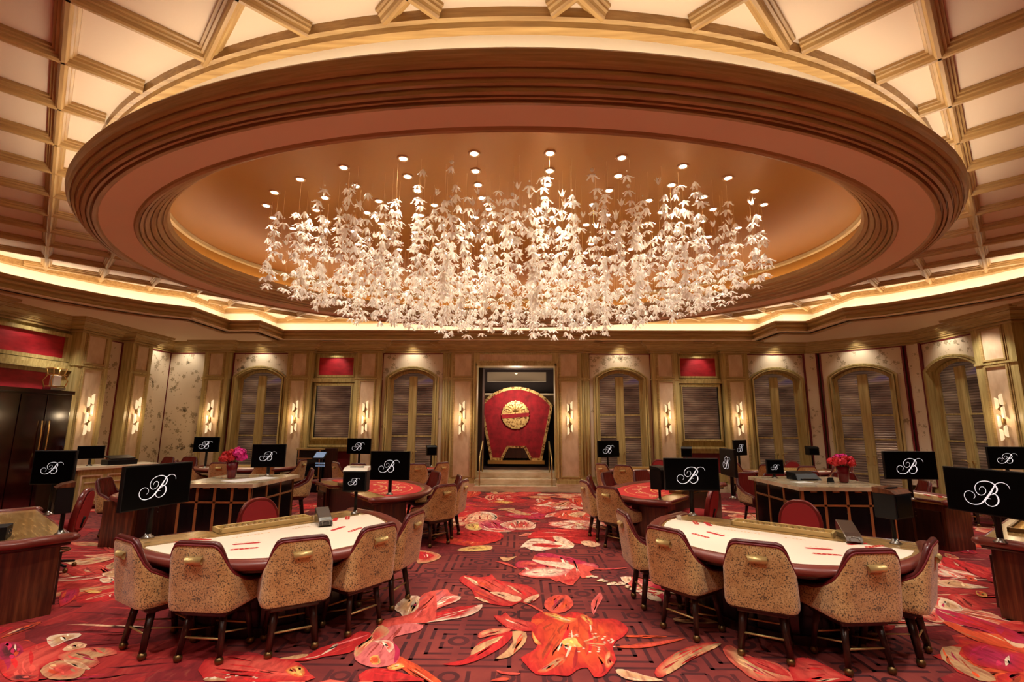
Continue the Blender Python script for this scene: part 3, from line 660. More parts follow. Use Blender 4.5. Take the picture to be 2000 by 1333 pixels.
def motif(mb, x, z, s, y, rot):
    """a five-petalled flower with two leaves, drawn on the wallpaper."""
    def pet(cx, cz, ln, w, a, mi):
        d = (math.cos(a), math.sin(a)); n = (-d[1], d[0]); P = []
        for q in range(8):
            t = 2*math.pi*q/8
            u = ln*.5*math.cos(t); v = w*.5*math.sin(t)
            P.append((cx+d[0]*u+n[0]*v, y, cz+d[1]*u+n[1]*v))
        mb.add(P, [tuple(range(8))], mi)
    k = random.choice((0, 1, 2))
    if k < 2:
        for i in range(5):
            a = rot+i*2*math.pi/5
            pet(x+math.cos(a)*s*.5, z+math.sin(a)*s*.5, s*.8, s*.62, a, 1)
    for i in range(random.choice((2, 3, 4))):
        a = rot+random.uniform(0, 6.28); q = s*random.uniform(1.1, 1.9)
        pet(x+math.cos(a)*q, z+math.sin(a)*q, s*.8, s*.42, a+random.uniform(-.8, .8), 2)

def arch_pts(hw, zs, rise, n=16):
    rad = (hw*hw+rise*rise)/(2*rise); cz = zs+rise-rad; a0 = math.asin(hw/rad)
    return [(rad*math.sin(-a0+2*a0*i/n), cz+rad*math.cos(-a0+2*a0*i/n)) for i in range(n+1)]

def wp_panel(name, loc, rz, x0, x1, hole=None, dens=1.0):
    """wallpaper from skirting to cornice; local x along the wall, y away from the room."""
    mb = MB(); z0, z1 = .42, 4.19
    poly = [(x0, z0), (x1, z0), (x1, z1), (x0, z1)]
    if hole:
        hx, hw, zs, rise = hole
        a = arch_pts(hw, zs, rise)
        poly = [(x0, z0), (hx-hw, z0)]+[(hx+p[0], p[1]) for p in a]+[(hx+hw, z0), (x1, z0), (x1, z1), (x0, z1)]
    tri = tessellate_polygon([[Vector((p[0], p[1], 0)) for p in poly]])
    mb.add([(p[0], 0, p[1]) for p in poly], [tuple(t) for t in tri], 0)
    n = int((x1-x0)*(z1-z0)*(15 if hole else 11)*dens)
    for i in range(n):
        x = random.uniform(x0+.08, x1-.08); z = random.uniform(z0+.1, z1-.08); s = random.uniform(.04, .085)
        if hole and abs(x-hole[0]) < hole[1]+.04 and z < hole[2]+hole[3]*(1-(min(1, abs(x-hole[0])/hole[1]))**2)+.11: s *= .75
        if hole and abs(x-hole[0]) < hole[1]+.03 and z < hole[2]+hole[3]*(1-(min(1, abs(x-hole[0])/hole[1]))**2)+.06: continue
        motif(mb, x, z, s, -.003, random.uniform(0, 6))
    t = empty(name, loc, rz, 'structure')
    mb.build('wallpaper', [WALLP, MOTIF, MOTIF2], t)
    m2 = MB()
    for xx in (x0, x1): m2.b2(xx-.02, xx+.02, -.02, .05, .4, 4.19)
    m2.b2(x0, x1, -.02, .05, 4.15, 4.19)
    m2.build('burgundy_edge', BURG, t)
    return t

def skirting(mb, x0, x1, y0=0.0, marble=1):
    mb.b2(x0, x1, y0-.12, y0+.05, 0, .24, marble)
    mb.b2(x0, x1, y0-.07, y0+.05, .24, .34, 0); mb.b2(x0, x1, y0-.04, y0+.05, .34, .43, 0)

def pilaster(loc, rz, w, pw=None, d=.2, sc=True, fluted=False):
    """panelled pier, its face at local y = -d."""
    t = empty(tname(), loc, rz, 'structure')
    mb = MB(); mb.b2(-w/2, w/2, -d, .2, .24, 4.2)
    mb.b2(-w/2-.03, w/2+.03, -d-.05, .2, .24, .34); mb.b2(-w/2-.015, w/2+.015, -d-.025, .2, .34, .4)
    mb.b2(-w/2-.02, w/2+.02, -d-.03, .2, 3.34, 3.38)
    if fluted:
        k = max(2, int(w/.07))
        for i in range(k):
            x = -w/2+(i+.5)*w/k
            mb.tube([(x, -d, .45), (x, -d, 3.3)], w/k*.3, 6); mb.tube([(x, -d, 3.42), (x, -d, 4.15)], w/k*.3, 6)
    mb.build('pier', W, t)
    MB().b2(-w/2-.05, w/2+.05, -d-.08, .2, 0, .24).build('plinth', MARBLE, t)
    if pw:
        mb = MB()
        for (a, b) in ((.45, 3.27), (3.45, 4.12)):
            f = .045
            for (x0, x1, z0, z1) in ((-pw/2-f, -pw/2, a-f, b+f), (pw/2, pw/2+f, a-f, b+f), (-pw/2, pw/2, a-f, a), (-pw/2, pw/2, b, b+f)):
                mb.b2(x0, x1, -d-.035, -d+.01, z0, z1)
            g = f+.03
            for (x0, x1, z0, z1) in ((-pw/2-g, -pw/2-f, a-g, b+g), (pw/2+f, pw/2+g, a-g, b+g), (-pw/2-f, pw/2+f, a-g, a-f), (-pw/2-f, pw/2+f, b+f, b+g)):
                mb.b2(x0, x1, -d-.015, -d+.01, z0, z1)
        mb.build('panel_frame', WB, t, bevel=.006)
        mb = MB()
        for (a, b) in ((.45, 3.27), (3.45, 4.12)): mb.b2(-pw/2, pw/2, -d-.004, -d+.01, a, b)
        mb.build('silk_panel', PANEL, t)
    return t

WN = [0]
def window(loc, rz, hw=.84):
    """arched french window; local x along wall, y=0 wallpaper plane, recess behind."""
    WN[0] += 1
    t = empty('window_%d' % WN[0], loc, rz, 'structure')
    zs, rise = 3.42, .34
    def outline(h, r_, z_):
        return [(-h, .0)]+[(p[0], p[1]) for p in arch_pts(h, z_, r_)]+[(h, .0)]
    # casing: swept moulding around the opening (in the x-z plane)
    def ringm(h0, h1, z0, z1, y0, y1, r0, r1, m, name):
        a = outline(h0, r0, z0); b = outline(h1, r1, z1); n = len(a); mb = MB()
        vs = [(p[0], y0, p[1]) for p in a]+[(p[0], y0, p[1]) for p in b]+[(p[0], y1, p[1]) for p in b]+[(p[0], y1, p[1]) for p in a]
        fs = []
        for i in range(n-1):
            for q in range(4):
                e = (q+1) % 4
                fs.append((q*n+i, q*n+i+1, e*n+i+1, e*n+i))
        mb.add(vs, fs, 0)
        return mb.build(name, m, t)
    ringm(hw, hw-.05, zs, zs-.01, -.09, .1, rise, rise-.03, W, 'casing')
    ringm(hw-.05, hw-.075, zs-.01, zs-.02, -.05, .1, rise-.03, rise-.045, W, 'casing')
    ringm(hw-.075, hw-.12, zs-.02, zs-.03, -.12, .1, rise-.045, rise-.06, W, 'casing')
    ringm(hw-.12, hw-.125, zs-.03, zs-.03, -.03, .2, rise-.06, rise-.065, W, 'reveal')
    ringm(hw-.125, hw-.22, zs-.05, zs-.09, .12, .2, rise-.06, rise-.1, W, 'window_frame')
    gh = hw-.22
    a = outline(gh+.01, rise-.1, zs-.09)
    mb = MB(); tri = tessellate_polygon([[Vector((p[0], p[1], 0)) for p in a]])
    mb.add([(p[0], .17, p[1]) for p in a], [tuple(q) for q in tri], 0)
    mb.build('ribbed_glass', GLASS, t)
    MB().b2(-.125, .125, .1, .19, .1, 3.46).build('mullion', W, t, bevel=.01)
    mb = MB()
    for s_ in (-1, 1):
        for z in (2.27, 1.6, .62): mb.b2(min(s_*.12, s_*gh), max(s_*.12, s_*gh), .13, .19, z-.02, z+.02)
        mb.b2(min(s_*.12, s_*gh), max(s_*.12, s_*gh), .13, .19, .0, .3)
    mb.build('glazing_bar', W, t)
    for s_ in (-1, 1):
        h = MB(); h.tube([(s_*.07, .09, 1.05), (s_*.07, .04, 1.15), (s_*.2, .04, 1.15)], .012, 6); h.b2(s_*.07-.02, s_*.07+.02, .07, .1, .9, 1.1)
        h.build('handle', BRASS, t)
    return t

def redbay(loc, rz, hw=.68, low=True):
    """panelled bay: crimson panel above, rectangular ribbed window, ledge, crimson dado."""
    t = empty(tname(), loc, rz, 'structure')
    mb = MB(); mb.b2(-hw, hw, .05, .2, .24, 4.2)
    def fr(x0, x1, z0, z1, f, y):
        for a in ((x0-f, x1+f, z0-f, z0), (x0-f, x1+f, z1, z1+f), (x0-f, x0, z0, z1), (x1, x1+f, z0, z1)):
            mb.b2(a[0], a[1], y, .1, a[2], a[3])
    fr(-hw+.13, hw-.13, 3.48, 4.04, .06, -.01); fr(-hw+.13, hw-.13, 1.55, 3.14, .09, -.06); fr(-hw+.13, hw-.13, 1.55, 3.14, .04, -.1)
    mb.b2(-hw, hw, -.1, .1, 3.25, 3.34); mb.b2(-hw, hw, -.06, .1, 3.34, 3.4)
    mb.b2(-hw, hw, -.12, .1, 1.27, 1.33); mb.b2(-hw+.03, hw-.03, -.09, .1, 1.2, 1.27); mb.b2(-hw+.06, hw-.06, -.06, .1, 1.14, 1.2)
    mb.b2(-hw, hw, -.05, .1, .3, .55)
    mb.build('bay_panelling', W, t)
    MB().b2(-hw+.13, hw-.13, .02, .08, 3.48, 4.04).build('crimson_panel', RED, t)
    MB().b2(-hw+.08, hw-.08, .02, .08, .55, 1.14).build('crimson_dado', BURG, t)
    MB().b2(-hw+.13, hw-.13, .01, .08, 1.55, 3.14).build('ribbed_glass', GLASS, t)
    MB().b2(-hw, hw, -.1, .1, 0, .26).build('plinth', MARBLE, t)
    return t

# back wall, symmetrical about x = 0
for s in (-1, 1):
    pilaster((s*1.64, YB, 0), 0, .76, .5)
    pilaster((s*2.15, YB, 0), 0, .26, None, .1, fluted=True)
    wp_panel(tname(), (s*3.24, YB, 0), 0, -.96, .96, (0, .83, 3.42, .34), 1.5); window((s*3.24, YB, 0), 0)
    pilaster((s*4.6, YB, 0), 0, .8, .42)
    redbay((s*5.68, YB, 0), 0)
    pilaster((s*6.76, YB, 0), 0, .78, .42)
    wp_panel(tname(), (s*8.05, YB, 0), 0, -.9, .9 if s < 0 else .98, (0, .83, 3.42, .34), 1.5); window((s*8.05, YB, 0), 0)
pilaster((-9.38, YB, 0), 0, .78, .42)
wp_panel(tname(), (-10.4, YB, 0), 0, -.6, .62, None, 1.4)
# left wall: local x runs along +Y
wp_panel(tname(), (-XW, 14.6, 0), R(90), -.57, .6, None, 1.4)
pilaster((-XW, 13.66, 0), R(90), .74, .4, .3)
wp_panel(tname(), (-XW, 12.93, 0), R(90), -.36, .34, None, 1.4)
pilaster((-XW, 12.12, 0), R(90), .9, .52, .3)
def niche():
    t = empty(tname(), (-XW, 10.55, 0), R(90), 'structure')
    mb = MB(); mb.b2(-1.15, 1.15, .1, .2, .24, 4.2)
    for (z0, z1) in ((3.5, 4.02), (.4, 3.12)):
        for a in ((-1.12, 1.12, z0-.08, z0), (-1.12, 1.12, z1, z1+.08), (-1.15, -1.02, z0, z1), (1.02, 1.15, z0, z1)):
            mb.b2(a[0], a[1], -.06, .15, a[2], a[3])
    mb.b2(-1.15, 1.15, -.14, .1, 3.24, 3.32); mb.b2(-1.15, 1.15, -.1, .1, 3.32, 3.4); mb.b2(-1.15, 1.15, -.18, .1, 3.2, 3.24)
    mb.build('niche_panelling', W, t)
    MB().b2(-1.05, 1.05, .02, .12, 3.5, 4.02).build('crimson_panel', RED, t)
    MB().b2(-1.05, 1.05, .02, .12, .4, 3.12).build('crimson_backing', RED, t)
niche()
pilaster((-XW, 9.0, 0), R(90), .8, .46, .3)
# right chamfer and right wall
CH = (10.02, 14.23); wc = 2.7
wp_panel(tname(), (CH[0], CH[1], 0), R(-45), -.98, 1.0, (0, .83, 3.42, .34), 1.3)
window((CH[0], CH[1], 0), R(-45))
for (px, py) in ((9.13, 15.12), (10.9, 13.35)):
    t = empty(tname(), (px, py, 0), R(-20 if px < 10 else -70), 'structure')
    mb = MB(); mb.add([(-.16, -.02, .42), (.16, -.02, .42), (.16, -.02, 4.19), (-.16, -.02, 4.19)], [(0, 1, 2, 3)], 0)
    for i in range(22): motif(mb, random.uniform(-.1, .1), random.uniform(.5, 4.1), .04, -.024, random.uniform(0, 6))
    mb.build('wallpaper', [WALLP, MOTIF, MOTIF2], t)
    mb = MB(); mb.b2(-.2, -.15, -.04, .05, .4, 4.19); mb.b2(.15, .2, -.04, .05, .4, 4.19); mb.build('burgundy_edge', BURG, t)
wp_panel(tname(), (XW, 12.3, 0), R(-90), -.92, .92, (0, .83, 3.42, .34), 1.3)
window((XW, 12.3, 0), R(-90))
pilaster((XW, 10.9, 0), R(-90), .96, .46, .3)
pilaster((XW, 9.2, 0), R(-90), .8, .46, .3)
# skirting along plain runs
t = empty('baseboard_back', (0, YB, 0), 0, 'structure'); mb = MB()
for s in (-1, 1):
    for a, b in ((2.28, 2.42), (4.06, 4.2), (7.15, 7.22), (8.88, 9.0)):
        x0, x1 = sorted((s*a, s*b)); skirting(mb, x0, x1)
skirting(mb, -11, -9.77); mb.build('skirting', [W, MARBLE], t)
t = empty('baseboard_left', (-XW, 14, 0), R(90), 'structure'); mb = MB(); skirting(mb, .04, 1.2); skirting(mb, -1.42, -.72); mb.build('skirting', [W, MARBLE], t)
t = empty('baseboard_right', (XW, 12, 0), R(-90), 'structure'); mb = MB(); skirting(mb, -1.3, -1.15); skirting(mb, .54, .62); mb.build('skirting', [W, MARBLE], t)

# cornice following the piers
def cornice_path():
    P = [(XW, YF)]
    def step_r(y0, y1, d): P.extend([(XW, y0), (XW-d, y0), (XW-d, y1), (XW, y1)])
    step_r(8.76, 9.64, .33); step_r(10.38, 11.42, .33)
    P.append((XW, 13.25)); P.append((9.05, YB))
    def step_b(x0, x1, d): P.extend([(x0, YB), (x0, YB-d), (x1, YB-d), (x1, YB)])
    step_b(7.18, 6.34, .23); step_b(5.03, 4.17, .23)
    P.extend([(2.32, YB), (2.32, YB-.12), (2.05, YB-.12), (2.05, YB-.23), (-2.05, YB-.23), (-2.05, YB-.12), (-2.32, YB-.12), (-2.32, YB)])
    step_b(-4.17, -5.03, .23); step_b(-6.34, -7.18, .23); step_b(-8.96, -9.8, .23)
    P.append((-XW, YB))
    def step_l(y0, y1, d): P.extend([(-XW, y0), (-XW+d, y0), (-XW+d, y1), (-XW, y1)])
    step_l(14.06, 13.26, .33); step_l(12.6, 11.64, .33); step_l(9.43, 8.57, .33)
    P.append((-XW, YF))
    return P
mb = MB()
mb.sweep(cornice_path(), [(-.1, 4.18), (.04, 4.18), (.045, 4.21), (.02, 4.215), (.02, 4.235), (.06, 4.24), (.07, 4.28), (.1, 4.285), (.1, 4.3), (.13, 4.31), (.15, 4.35), (.22, 4.39), (.24, 4.39), (.24, 4.405), (.28, 4.41), (.29, 4.44), (.33, 4.445), (.34, 4.5), (-.1, 4.5)], side=1)
mb.build(tname(), WB, kind='structure')

# doorway
t = empty('door_1', (0, YB, 0), 0, 'structure')
mb = MB()
for s in (-1, 1):
    x0, x1 = sorted((s*1.2, s*1.26)); mb.b2(x0, x1, -.24, .3, .4, 3.82)
    x0, x1 = sorted((s*1.26, s*1.3)); mb.b2(x0, x1, -.27, .3, .4, 3.86)
mb.b2(-1.26, 1.26, -.24, .3, 3.76, 3.84); mb.b2(-1.3, 1.3, -.22, .2, 3.84, 4.2)
for a in ((-1.12, 1.12, 4.11, 4.15), (-1.12, 1.12, 3.88, 3.92), (-1.16, -1.12, 3.88, 4.15), (1.12, 1.16, 3.88, 4.15)): mb.b2(a[0], a[1], -.25, -.2, a[2], a[3])
mb.build('door_casing', W, t)
MB().b2(-1.12, 1.12, -.235, -.2, 3.92, 4.11).build('silk_panel', PANEL, t)
for i in range(3):
    MB().b2(-1.25, 1.25, -.3+i*.3, 1.2, i*.17, (i+1)*.17).build('marble_step', MARBLE, t, bevel=.01)
for s in (-1, 1):
    h = MB(); h.tube([(s*1.08, -.25, .1), (s*1.08, -.25, .95), (s*1.05, .5, 1.45), (s*1.05, .5, .5)], .022, 8); h.build('handrail', BRASS, t)

# foyer beyond the doorway
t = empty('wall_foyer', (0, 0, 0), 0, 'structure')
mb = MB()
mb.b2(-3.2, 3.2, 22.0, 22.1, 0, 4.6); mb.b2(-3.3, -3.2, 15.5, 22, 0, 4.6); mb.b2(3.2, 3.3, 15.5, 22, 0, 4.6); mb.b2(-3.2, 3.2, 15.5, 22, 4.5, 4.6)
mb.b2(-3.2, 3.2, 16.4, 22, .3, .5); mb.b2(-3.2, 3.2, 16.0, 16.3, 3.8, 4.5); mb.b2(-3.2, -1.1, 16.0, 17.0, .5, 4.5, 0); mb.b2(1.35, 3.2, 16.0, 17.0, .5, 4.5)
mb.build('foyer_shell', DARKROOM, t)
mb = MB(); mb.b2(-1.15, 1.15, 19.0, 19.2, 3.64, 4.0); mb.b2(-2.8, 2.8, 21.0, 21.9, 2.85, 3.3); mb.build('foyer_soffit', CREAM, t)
mb = MB(); mb.b2(-.04, .04, 15.6, 15.68, 3.58, 3.6); mb.build('foyer_downlight', BOXLT, t)  # small glowing square kept as a downlight
def fan():
    t = thing('fan_shaped_screen', 'tall fan-shaped crimson screen with gold border and round gold medallion beyond the doorway', 'decorative screen', (0, 17.8, .6))
    top = arch_pts(1.32, 2.05, .68, 20)
    out = [(-.92, .12)]+[(p[0], p[1]) for p in top]+[(.92, .12)]
    top2 = arch_pts(1.22, 2.03, .6, 20)
    inn = [(-.84, .2)]+[(p[0], p[1]) for p in top2]+[(.84, .2)]
    def slab(poly, y0, y1, m, nm, hole=None):
        mb = MB(); mb.prism(poly, 0, 1, holes=[hole] if hole else ())
        mb.v = [(p[0], y0 if p[2] == 0 else y1, p[1]) for p in mb.v]
        return mb.build(nm, m, t)
    slab(out, .0, .12, FANRED, 'screen_panel')
    slab(out, -.03, .02, GILT, 'gold_border', inn)
    slab([(-.6, .12), (-.34, .62), (.34, .62), (.6, .12), (.5, .12), (.28, .54), (-.28, .54), (-.5, .12)], -.05, .0, GILT, 'base_border')
    slab([(-.5, .12), (-.28, .54), (.28, .54), (.5, .12)], -.03, .0, DARKW, 'base_panel')
    slab([(-1.0, 0), (-1.0, .12), (1.0, .12), (1.0, 0)], -.2, .2, GOLDL, 'foot_rail')
    sc = []
    for i in range(64):
        a = 2*math.pi*i/64; r = .5+.02*math.cos(a*24); sc.append((r*math.cos(a)-.03, 1.72+r*math.sin(a)))
    md = slab(sc, -.06, -.02, GILT, 'medallion')
    slab([(-.53, 1.58), (-.53, 1.72), (.46, 1.8), (.46, 1.66)], -.075, -.05, FANRED, 'medallion_band')
    mb = MB()
    for i in range(9):
        a = math.pi*i/8
        mb.tube([(-.03, -.07, 1.82), (-.03+.42*math.cos(a)*.9, -.075, 1.82+.3*math.sin(a))], .012, 5)
    mb.build('medallion_relief', GOLDL, t)
fan()

# ------------------------------------------------------------------ ceiling
ZS = 4.5                                # soffit over the walls
def ring_path():
    right = [(7.1, 14.5), (7.1, 13.13), (7.95, 13.13), (7.95, 11.6)]
    curve = [(8.6, 11.15), (9.15, 10.45), (9.55, 9.7), (9.8, 8.9), (9.92, 8.0), (9.85, 6.8), (9.6, 5.4), (9.1, 3.9), (8.3, 2.3), (7.2, .6), (6.0, -1.0)]
    half = right+curve
    return [(x, y) for x, y in half][::-1]+[(-x, y) for x, y in half]    # travels from the front right, round the back, to the front left
RP = ring_path()
outer = [(-11.25, -4.2), (11.25, -4.2), (11.25, 13.4), (9.1, 15.45), (-11.25, 15.45)]
ce = empty('ceiling', (0, 0, 0), 0, 'structure')
mb = MB(); mb.prism(outer, ZS, ZS+.02, holes=[RP]); mb.build('soffit', CREAM, ce)
# lower crown of the opening: left of travel is inside, so side=-1 goes outward over the soffit
t = empty(tname(), (0, 0, 0), 0, 'structure')
prof = [(.36, 4.5), (.34, 4.47), (.26, 4.47), (.24, 4.5), (.14, 4.5), (.1, 4.51), (.07, 4.55), (.08, 4.58), (.08, 4.61), (.03, 4.64), (.02, 4.68), (.05, 4.69), (.05, 4.71), (-.01, 4.74), (-.03, 4.77), (-.03, 4.79), (.1, 4.79), (.1, 4.7), (.5, 4.75)]
MB().sweep(RP, prof, side=-1, closed=True).build('cove_crown', DRUMW, t)
mb = MB(); mb.sweep(RP, [(.26, 4.5), (.26, 4.468), (.34, 4.468), (.34, 4.5)], side=-1, closed=True)
mb.sweep(RP, [(.13, 4.73), (.23, 4.73), (.23, 4.75), (.13, 4.75), (.13, 4.73)], side=-1, closed=True, mi=1)
mb.build('cove_lamp_strip', [DRUMW, LEDM], t)
MB().sweep(RP, [(.5, 4.75), (.5, 5.14), (.52, 5.24)], side=-1, closed=True).build('cove_wall', COVE, t)
MB().sweep(RP, [(.5, 5.1), (.46, 5.11), (.42, 5.12), (.42, 5.24)], side=-1, closed=True).build('cove_rim', BEAM, t)

YC = 7.85
def ell(a, b, n=96): return [(a*math.cos(2*math.pi*i/n), YC+b*math.sin(2*math.pi*i/n)) for i in range(n)]   # anticlockwise: left of travel = inward
ZC = 5.24
# coffered ceiling plane with the oval opening
mb = MB(); mb.prism([(-11.2, -4.2), (11.2, -4.2), (11.2, 15.5), (-11.2, 15.5)], ZC, ZC+.02, holes=[ell(6.05, 4.35)])
mb.build('coffer_field', CREAM, ce)
# diagonal oak ribs
def inside_ring(x, y):
    c = False; P = [(q[0]*1.04, q[1]*1.02+.05) for q in RP]; n = len(P); j = n-1
    for i in range(n):
        if (P[i][1] > y) != (P[j][1] > y) and x < (P[j][0]-P[i][0])*(y-P[i][1])/(P[j][1]-P[i][1])+P[i][0]: c = not c
        j = i
    return c
def in_oval(x, y): return (x/6.1)**2+((y-YC)/4.45)**2 < 1
def rib(p, q):
    d = Vector((q[0]-p[0], q[1]-p[1])); ln = d.length; a = math.atan2(d.y, d.x)
    mb = MB(); w = [(-.085, .0), (-.082, -.025), (-.062, -.03), (-.058, -.05), (-.038, -.055), (-.03, -.085), (-.014, -.1), (.014, -.1), (.03, -.085), (.038, -.055), (.058, -.05), (.062, -.03), (.082, -.025), (.085, .0)]
    n = len(w); vs = [(0, o, z) for o, z in w]+[(ln, o, z) for o, z in w]
    mb.add(vs, [(i, i+1, n+i+1, n+i) for i in range(n-1)]+[tuple(range(n)), tuple(range(2*n-1, n-1, -1))], 0)
    o = mb.build('ceiling_rib', BEAM, ce, (p[0], p[1], ZC-.002), a)
def scan(fam, c):
    segs = []; cur = None; last = None; t = -16.0
    while t < 26:
        x, y = (t, c-t) if fam == 'A' else (t, c+t)
        ok = inside_ring(x, y) and not in_oval(x, y) and y > -1.5
        if ok and cur is None: cur = (x, y)
        if not ok and cur is not None: segs.append((cur, last)); cur = None
        last = (x, y); t += .04
    for p, q in segs:
        if math.dist(p, q) > .25: rib(p, q)
for k in range(-10, 20): scan('A', -.184+1.305*k)
for k in range(-10, 20): scan('B', .052+1.297*k)

# hanging oval drum
t = empty(tname(), (0, 0, 0), 0, 'structure')
Z0 = 4.45
PO, PI_ = (5.98, 4.4), (5.56, 4.08)
def esweep(mb, ab, prof, mi=0, smooth=False):
    # offsets measured outward along both half axes
    n = 120; m = len(prof); vs = []
    for i in range(n):
        c, s = math.cos(2*math.pi*i/n), math.sin(2*math.pi*i/n)
        for o, z in prof: vs.append(((ab[0]+o)*c, YC+(ab[1]+o)*s, z))
    fs = [(i*m+j, ((i+1) % n)*m+j, ((i+1) % n)*m+j+1, i*m+j+1) for i in range(n) for j in range(m-1)]
    mb.add(vs, fs, mi, smooth); return mb
mb = MB(); n = 120; vs = []
for i in range(n):
    c, s = math.cos(2*math.pi*i/n), math.sin(2*math.pi*i/n)
    vs += [(PI_[0]*c, YC+PI_[1]*s, Z0), (PO[0]*c, YC+PO[1]*s, Z0)]
mb.add(vs, [(2*i, 2*i+1, (2*i+3) % (2*n), (2*i+2) % (2*n)) for i in range(n)]); mb.build('drum_underside', PINK, t)
esweep(MB(), PO, [(-.02, Z0+.0), (.0, Z0-.02), (.035, Z0-.025), (.04, Z0+.02), (.055, Z0+.02), (.06, Z0-.01), (.085, Z0-.012), (.09, Z0+.03), (.1, Z0+.03), (.105, Z0-.005), (.14, Z0-.005), (.145, Z0+.05), (.155, Z0+.05), (.16, Z0+.03), (.185, Z0+.035), (.19, Z0+.08), (.2, Z0+.08), (.21, Z0+.07), (.235, Z0+.085), (.24, Z0+.13), (.25, Z0+.13), (.255, Z0+.115), (.28, Z0+.14), (.3, Z0+.18), (.31, Z0+.22), (.3, Z0+.24), (.24, Z0+.24), (.24, Z0+.18), (.0, Z0+.18)]).build('drum_outer_moulding', DRUMW, t)
esweep(MB(), (5.98, 4.4), [(-.02, Z0+.1), (-.02, 5.08), (.0, 5.1)]).build('drum_neck', COVE, t)
esweep(MB(), (5.98, 4.4), [(-.02, 5.08), (.02, 5.085), (.05, 5.09), (.055, 5.14), (.09, 5.15), (.09, 5.26)]).build('drum_rim', BEAM, t)
esweep(MB(), PO, [(.1, Z0+.185), (.18, Z0+.185), (.18, Z0+.2), (.1, Z0+.2), (.1, Z0+.185)]).build('cove_lamp_strip', LEDM, t)
esweep(MB(), PI_, [(.02, Z0), (.0, Z0-.02), (-.03, Z0-.025), (-.035, Z0+.03), (-.045, Z0+.03), (-.05, Z0+.005), (-.08, Z0+.015), (-.085, Z0+.06), (-.095, Z0+.06), (-.1, Z0+.04), (-.14, Z0+.055), (-.145, Z0+.1), (-.155, Z0+.1), (-.16, Z0+.08), (-.2, Z0+.1), (-.205, Z0+.15), (-.215, Z0+.15), (-.22, Z0+.13), (-.26, Z0+.16), (-.265, Z0+.2), (-.275, Z0+.2), (-.28, Z0+.185), (-.32, Z0+.22), (-.33, Z0+.26), (-.34, Z0+.3), (-.3, Z0+.3), (-.3, Z0+.25), (-.1, Z0+.25)]).build('drum_inner_moulding', DRUMW, t)
esweep(MB(), (5.42, 3.92), [(.0, Z0+.26), (-.02, 5.0)]).build('dome_cove_wall', GOLDP, t)
esweep(MB(), (5.42, 3.92), [(-.03, 4.98), (-.08, 4.99), (-.1, 5.04), (-.06, 5.06)]).build('dome_rim', DRUMW, t)
esweep(MB(), (5.34, 3.84), [(.0, 5.02), (-.04, 5.09), (-.12, 5.16), (-.22, 5.23), (-.35, 5.29), (-.52, 5.35), (-.75, 5.4), (-.95, 5.44), (-1.2, 5.47), (-1.8, 5.5), (-2.6, 5.505), (-3.83, 5.51)], 0, True).build('dome', GOLDP, t)
mb = MB(); mb.prism(ell(1.6, .1, 40), 5.505, 5.53); mb.build('dome', GOLDP, t)
esweep(MB(), (5.3, 3.8), [(-.0, Z0+.26), (.04, Z0+.26), (.04, Z0+.27), (.0, Z0+.27), (0, Z0+.26)]).build('cove_lamp_strip', LEDM, t)

# recessed downlights of the dome, in concentric ovals
def downlight():
    t = thing('recessed_downlight', '', 'ceiling light', (0, 0, 0), 0, 'small round downlights in the gold dome')
    mb = MB(); c = [(.05, .01), (.055, -.014), (.075, -.016), (.082, -.006), (.082, .01)]; n = 18
    mb.add([(r*math.cos(2*math.pi*j/n), r*math.sin(2*math.pi*j/n), z) for r, z in c for j in range(n)],
           [(i*n+j, i*n+(j+1) % n, (i+1)*n+(j+1) % n, (i+1)*n+j) for i in range(4) for j in range(n)], 0, True)
    mb.build('light_trim', LTRIM, t)
    MB().lathe([(.02, -.014), (.048, -.011), (.05, .0), (.045, .006)], n=16).build('lens', BULB, t)
    return t
DOMEP = [(.0, 5.02), (-.04, 5.09), (-.12, 5.16), (-.22, 5.23), (-.35, 5.29), (-.52, 5.35), (-.75, 5.4), (-.95, 5.44), (-1.2, 5.47), (-1.8, 5.5), (-2.6, 5.505), (-3.83, 5.51)]
def dome_z(x, y):
    lo, hi = -3.8, 0
    for _ in range(40):
        o = (lo+hi)/2
        if (x/(5.34+o))**2+((y-YC)/max(.01, 3.84+o))**2 > 1: lo = o
        else: hi = o
    for (a, za), (b, zb) in zip(DOMEP, DOMEP[1:]):
        if o >= b: return za+(zb-za)*(o-a)/(b-a)
    return 5.51
DL = downlight(); used = False; NL = []
for (a, b, n) in ((4.15, 1.95, 26), (3.35, 1.5, 20), (2.5, 1.1, 15), (1.6, .68, 10), (.7, .3, 5)):
    for i in range(n):
        an = 2*math.pi*(i+.5)/n-math.pi/2
        x, y = a*math.cos(an), YC+b*math.sin(an)
        rr = math.hypot(x/5.2, (y-YC)/3.7)
        z = dome_z(x, y)-.002
        side = 'front' if y < YC else 'back'; lr = 'left' if x < 0 else 'right'
        lab = 'small round downlight in the gold dome, one of the dense cluster over the chandelier'
        if a > 4: lab = 'small round downlight on the outer oval ring in the gold dome'
        if used: o = copy_tree(DL, lab, (x, y, z))
        else: o = DL; o.location = (x, y, z); o['label'] = lab; used = True
        o['group'] = 'downlights on the outer oval ring' if a > 4 else 'downlights clustered over the chandelier'
        NL.append((x, y))
def lamp(kind, name, loc, e, col=(1, .91, .79), **k):
    l = bpy.data.lights.new(name, kind); l.energy = e; l.color = col
    for a, v in k.items(): setattr(l, a, v)
    o = bpy.data.objects.new(name, l); COL.objects.link(o); o.location = loc
    return o
for i, (x, y) in enumerate(NL):
    if i % 2 == 0:
        lamp('SPOT', 'downlight_beam', (x, y, 5.4), 74, (1, .91, .78), spot_size=R(100), spot_blend=.9, shadow_soft_size=.06)

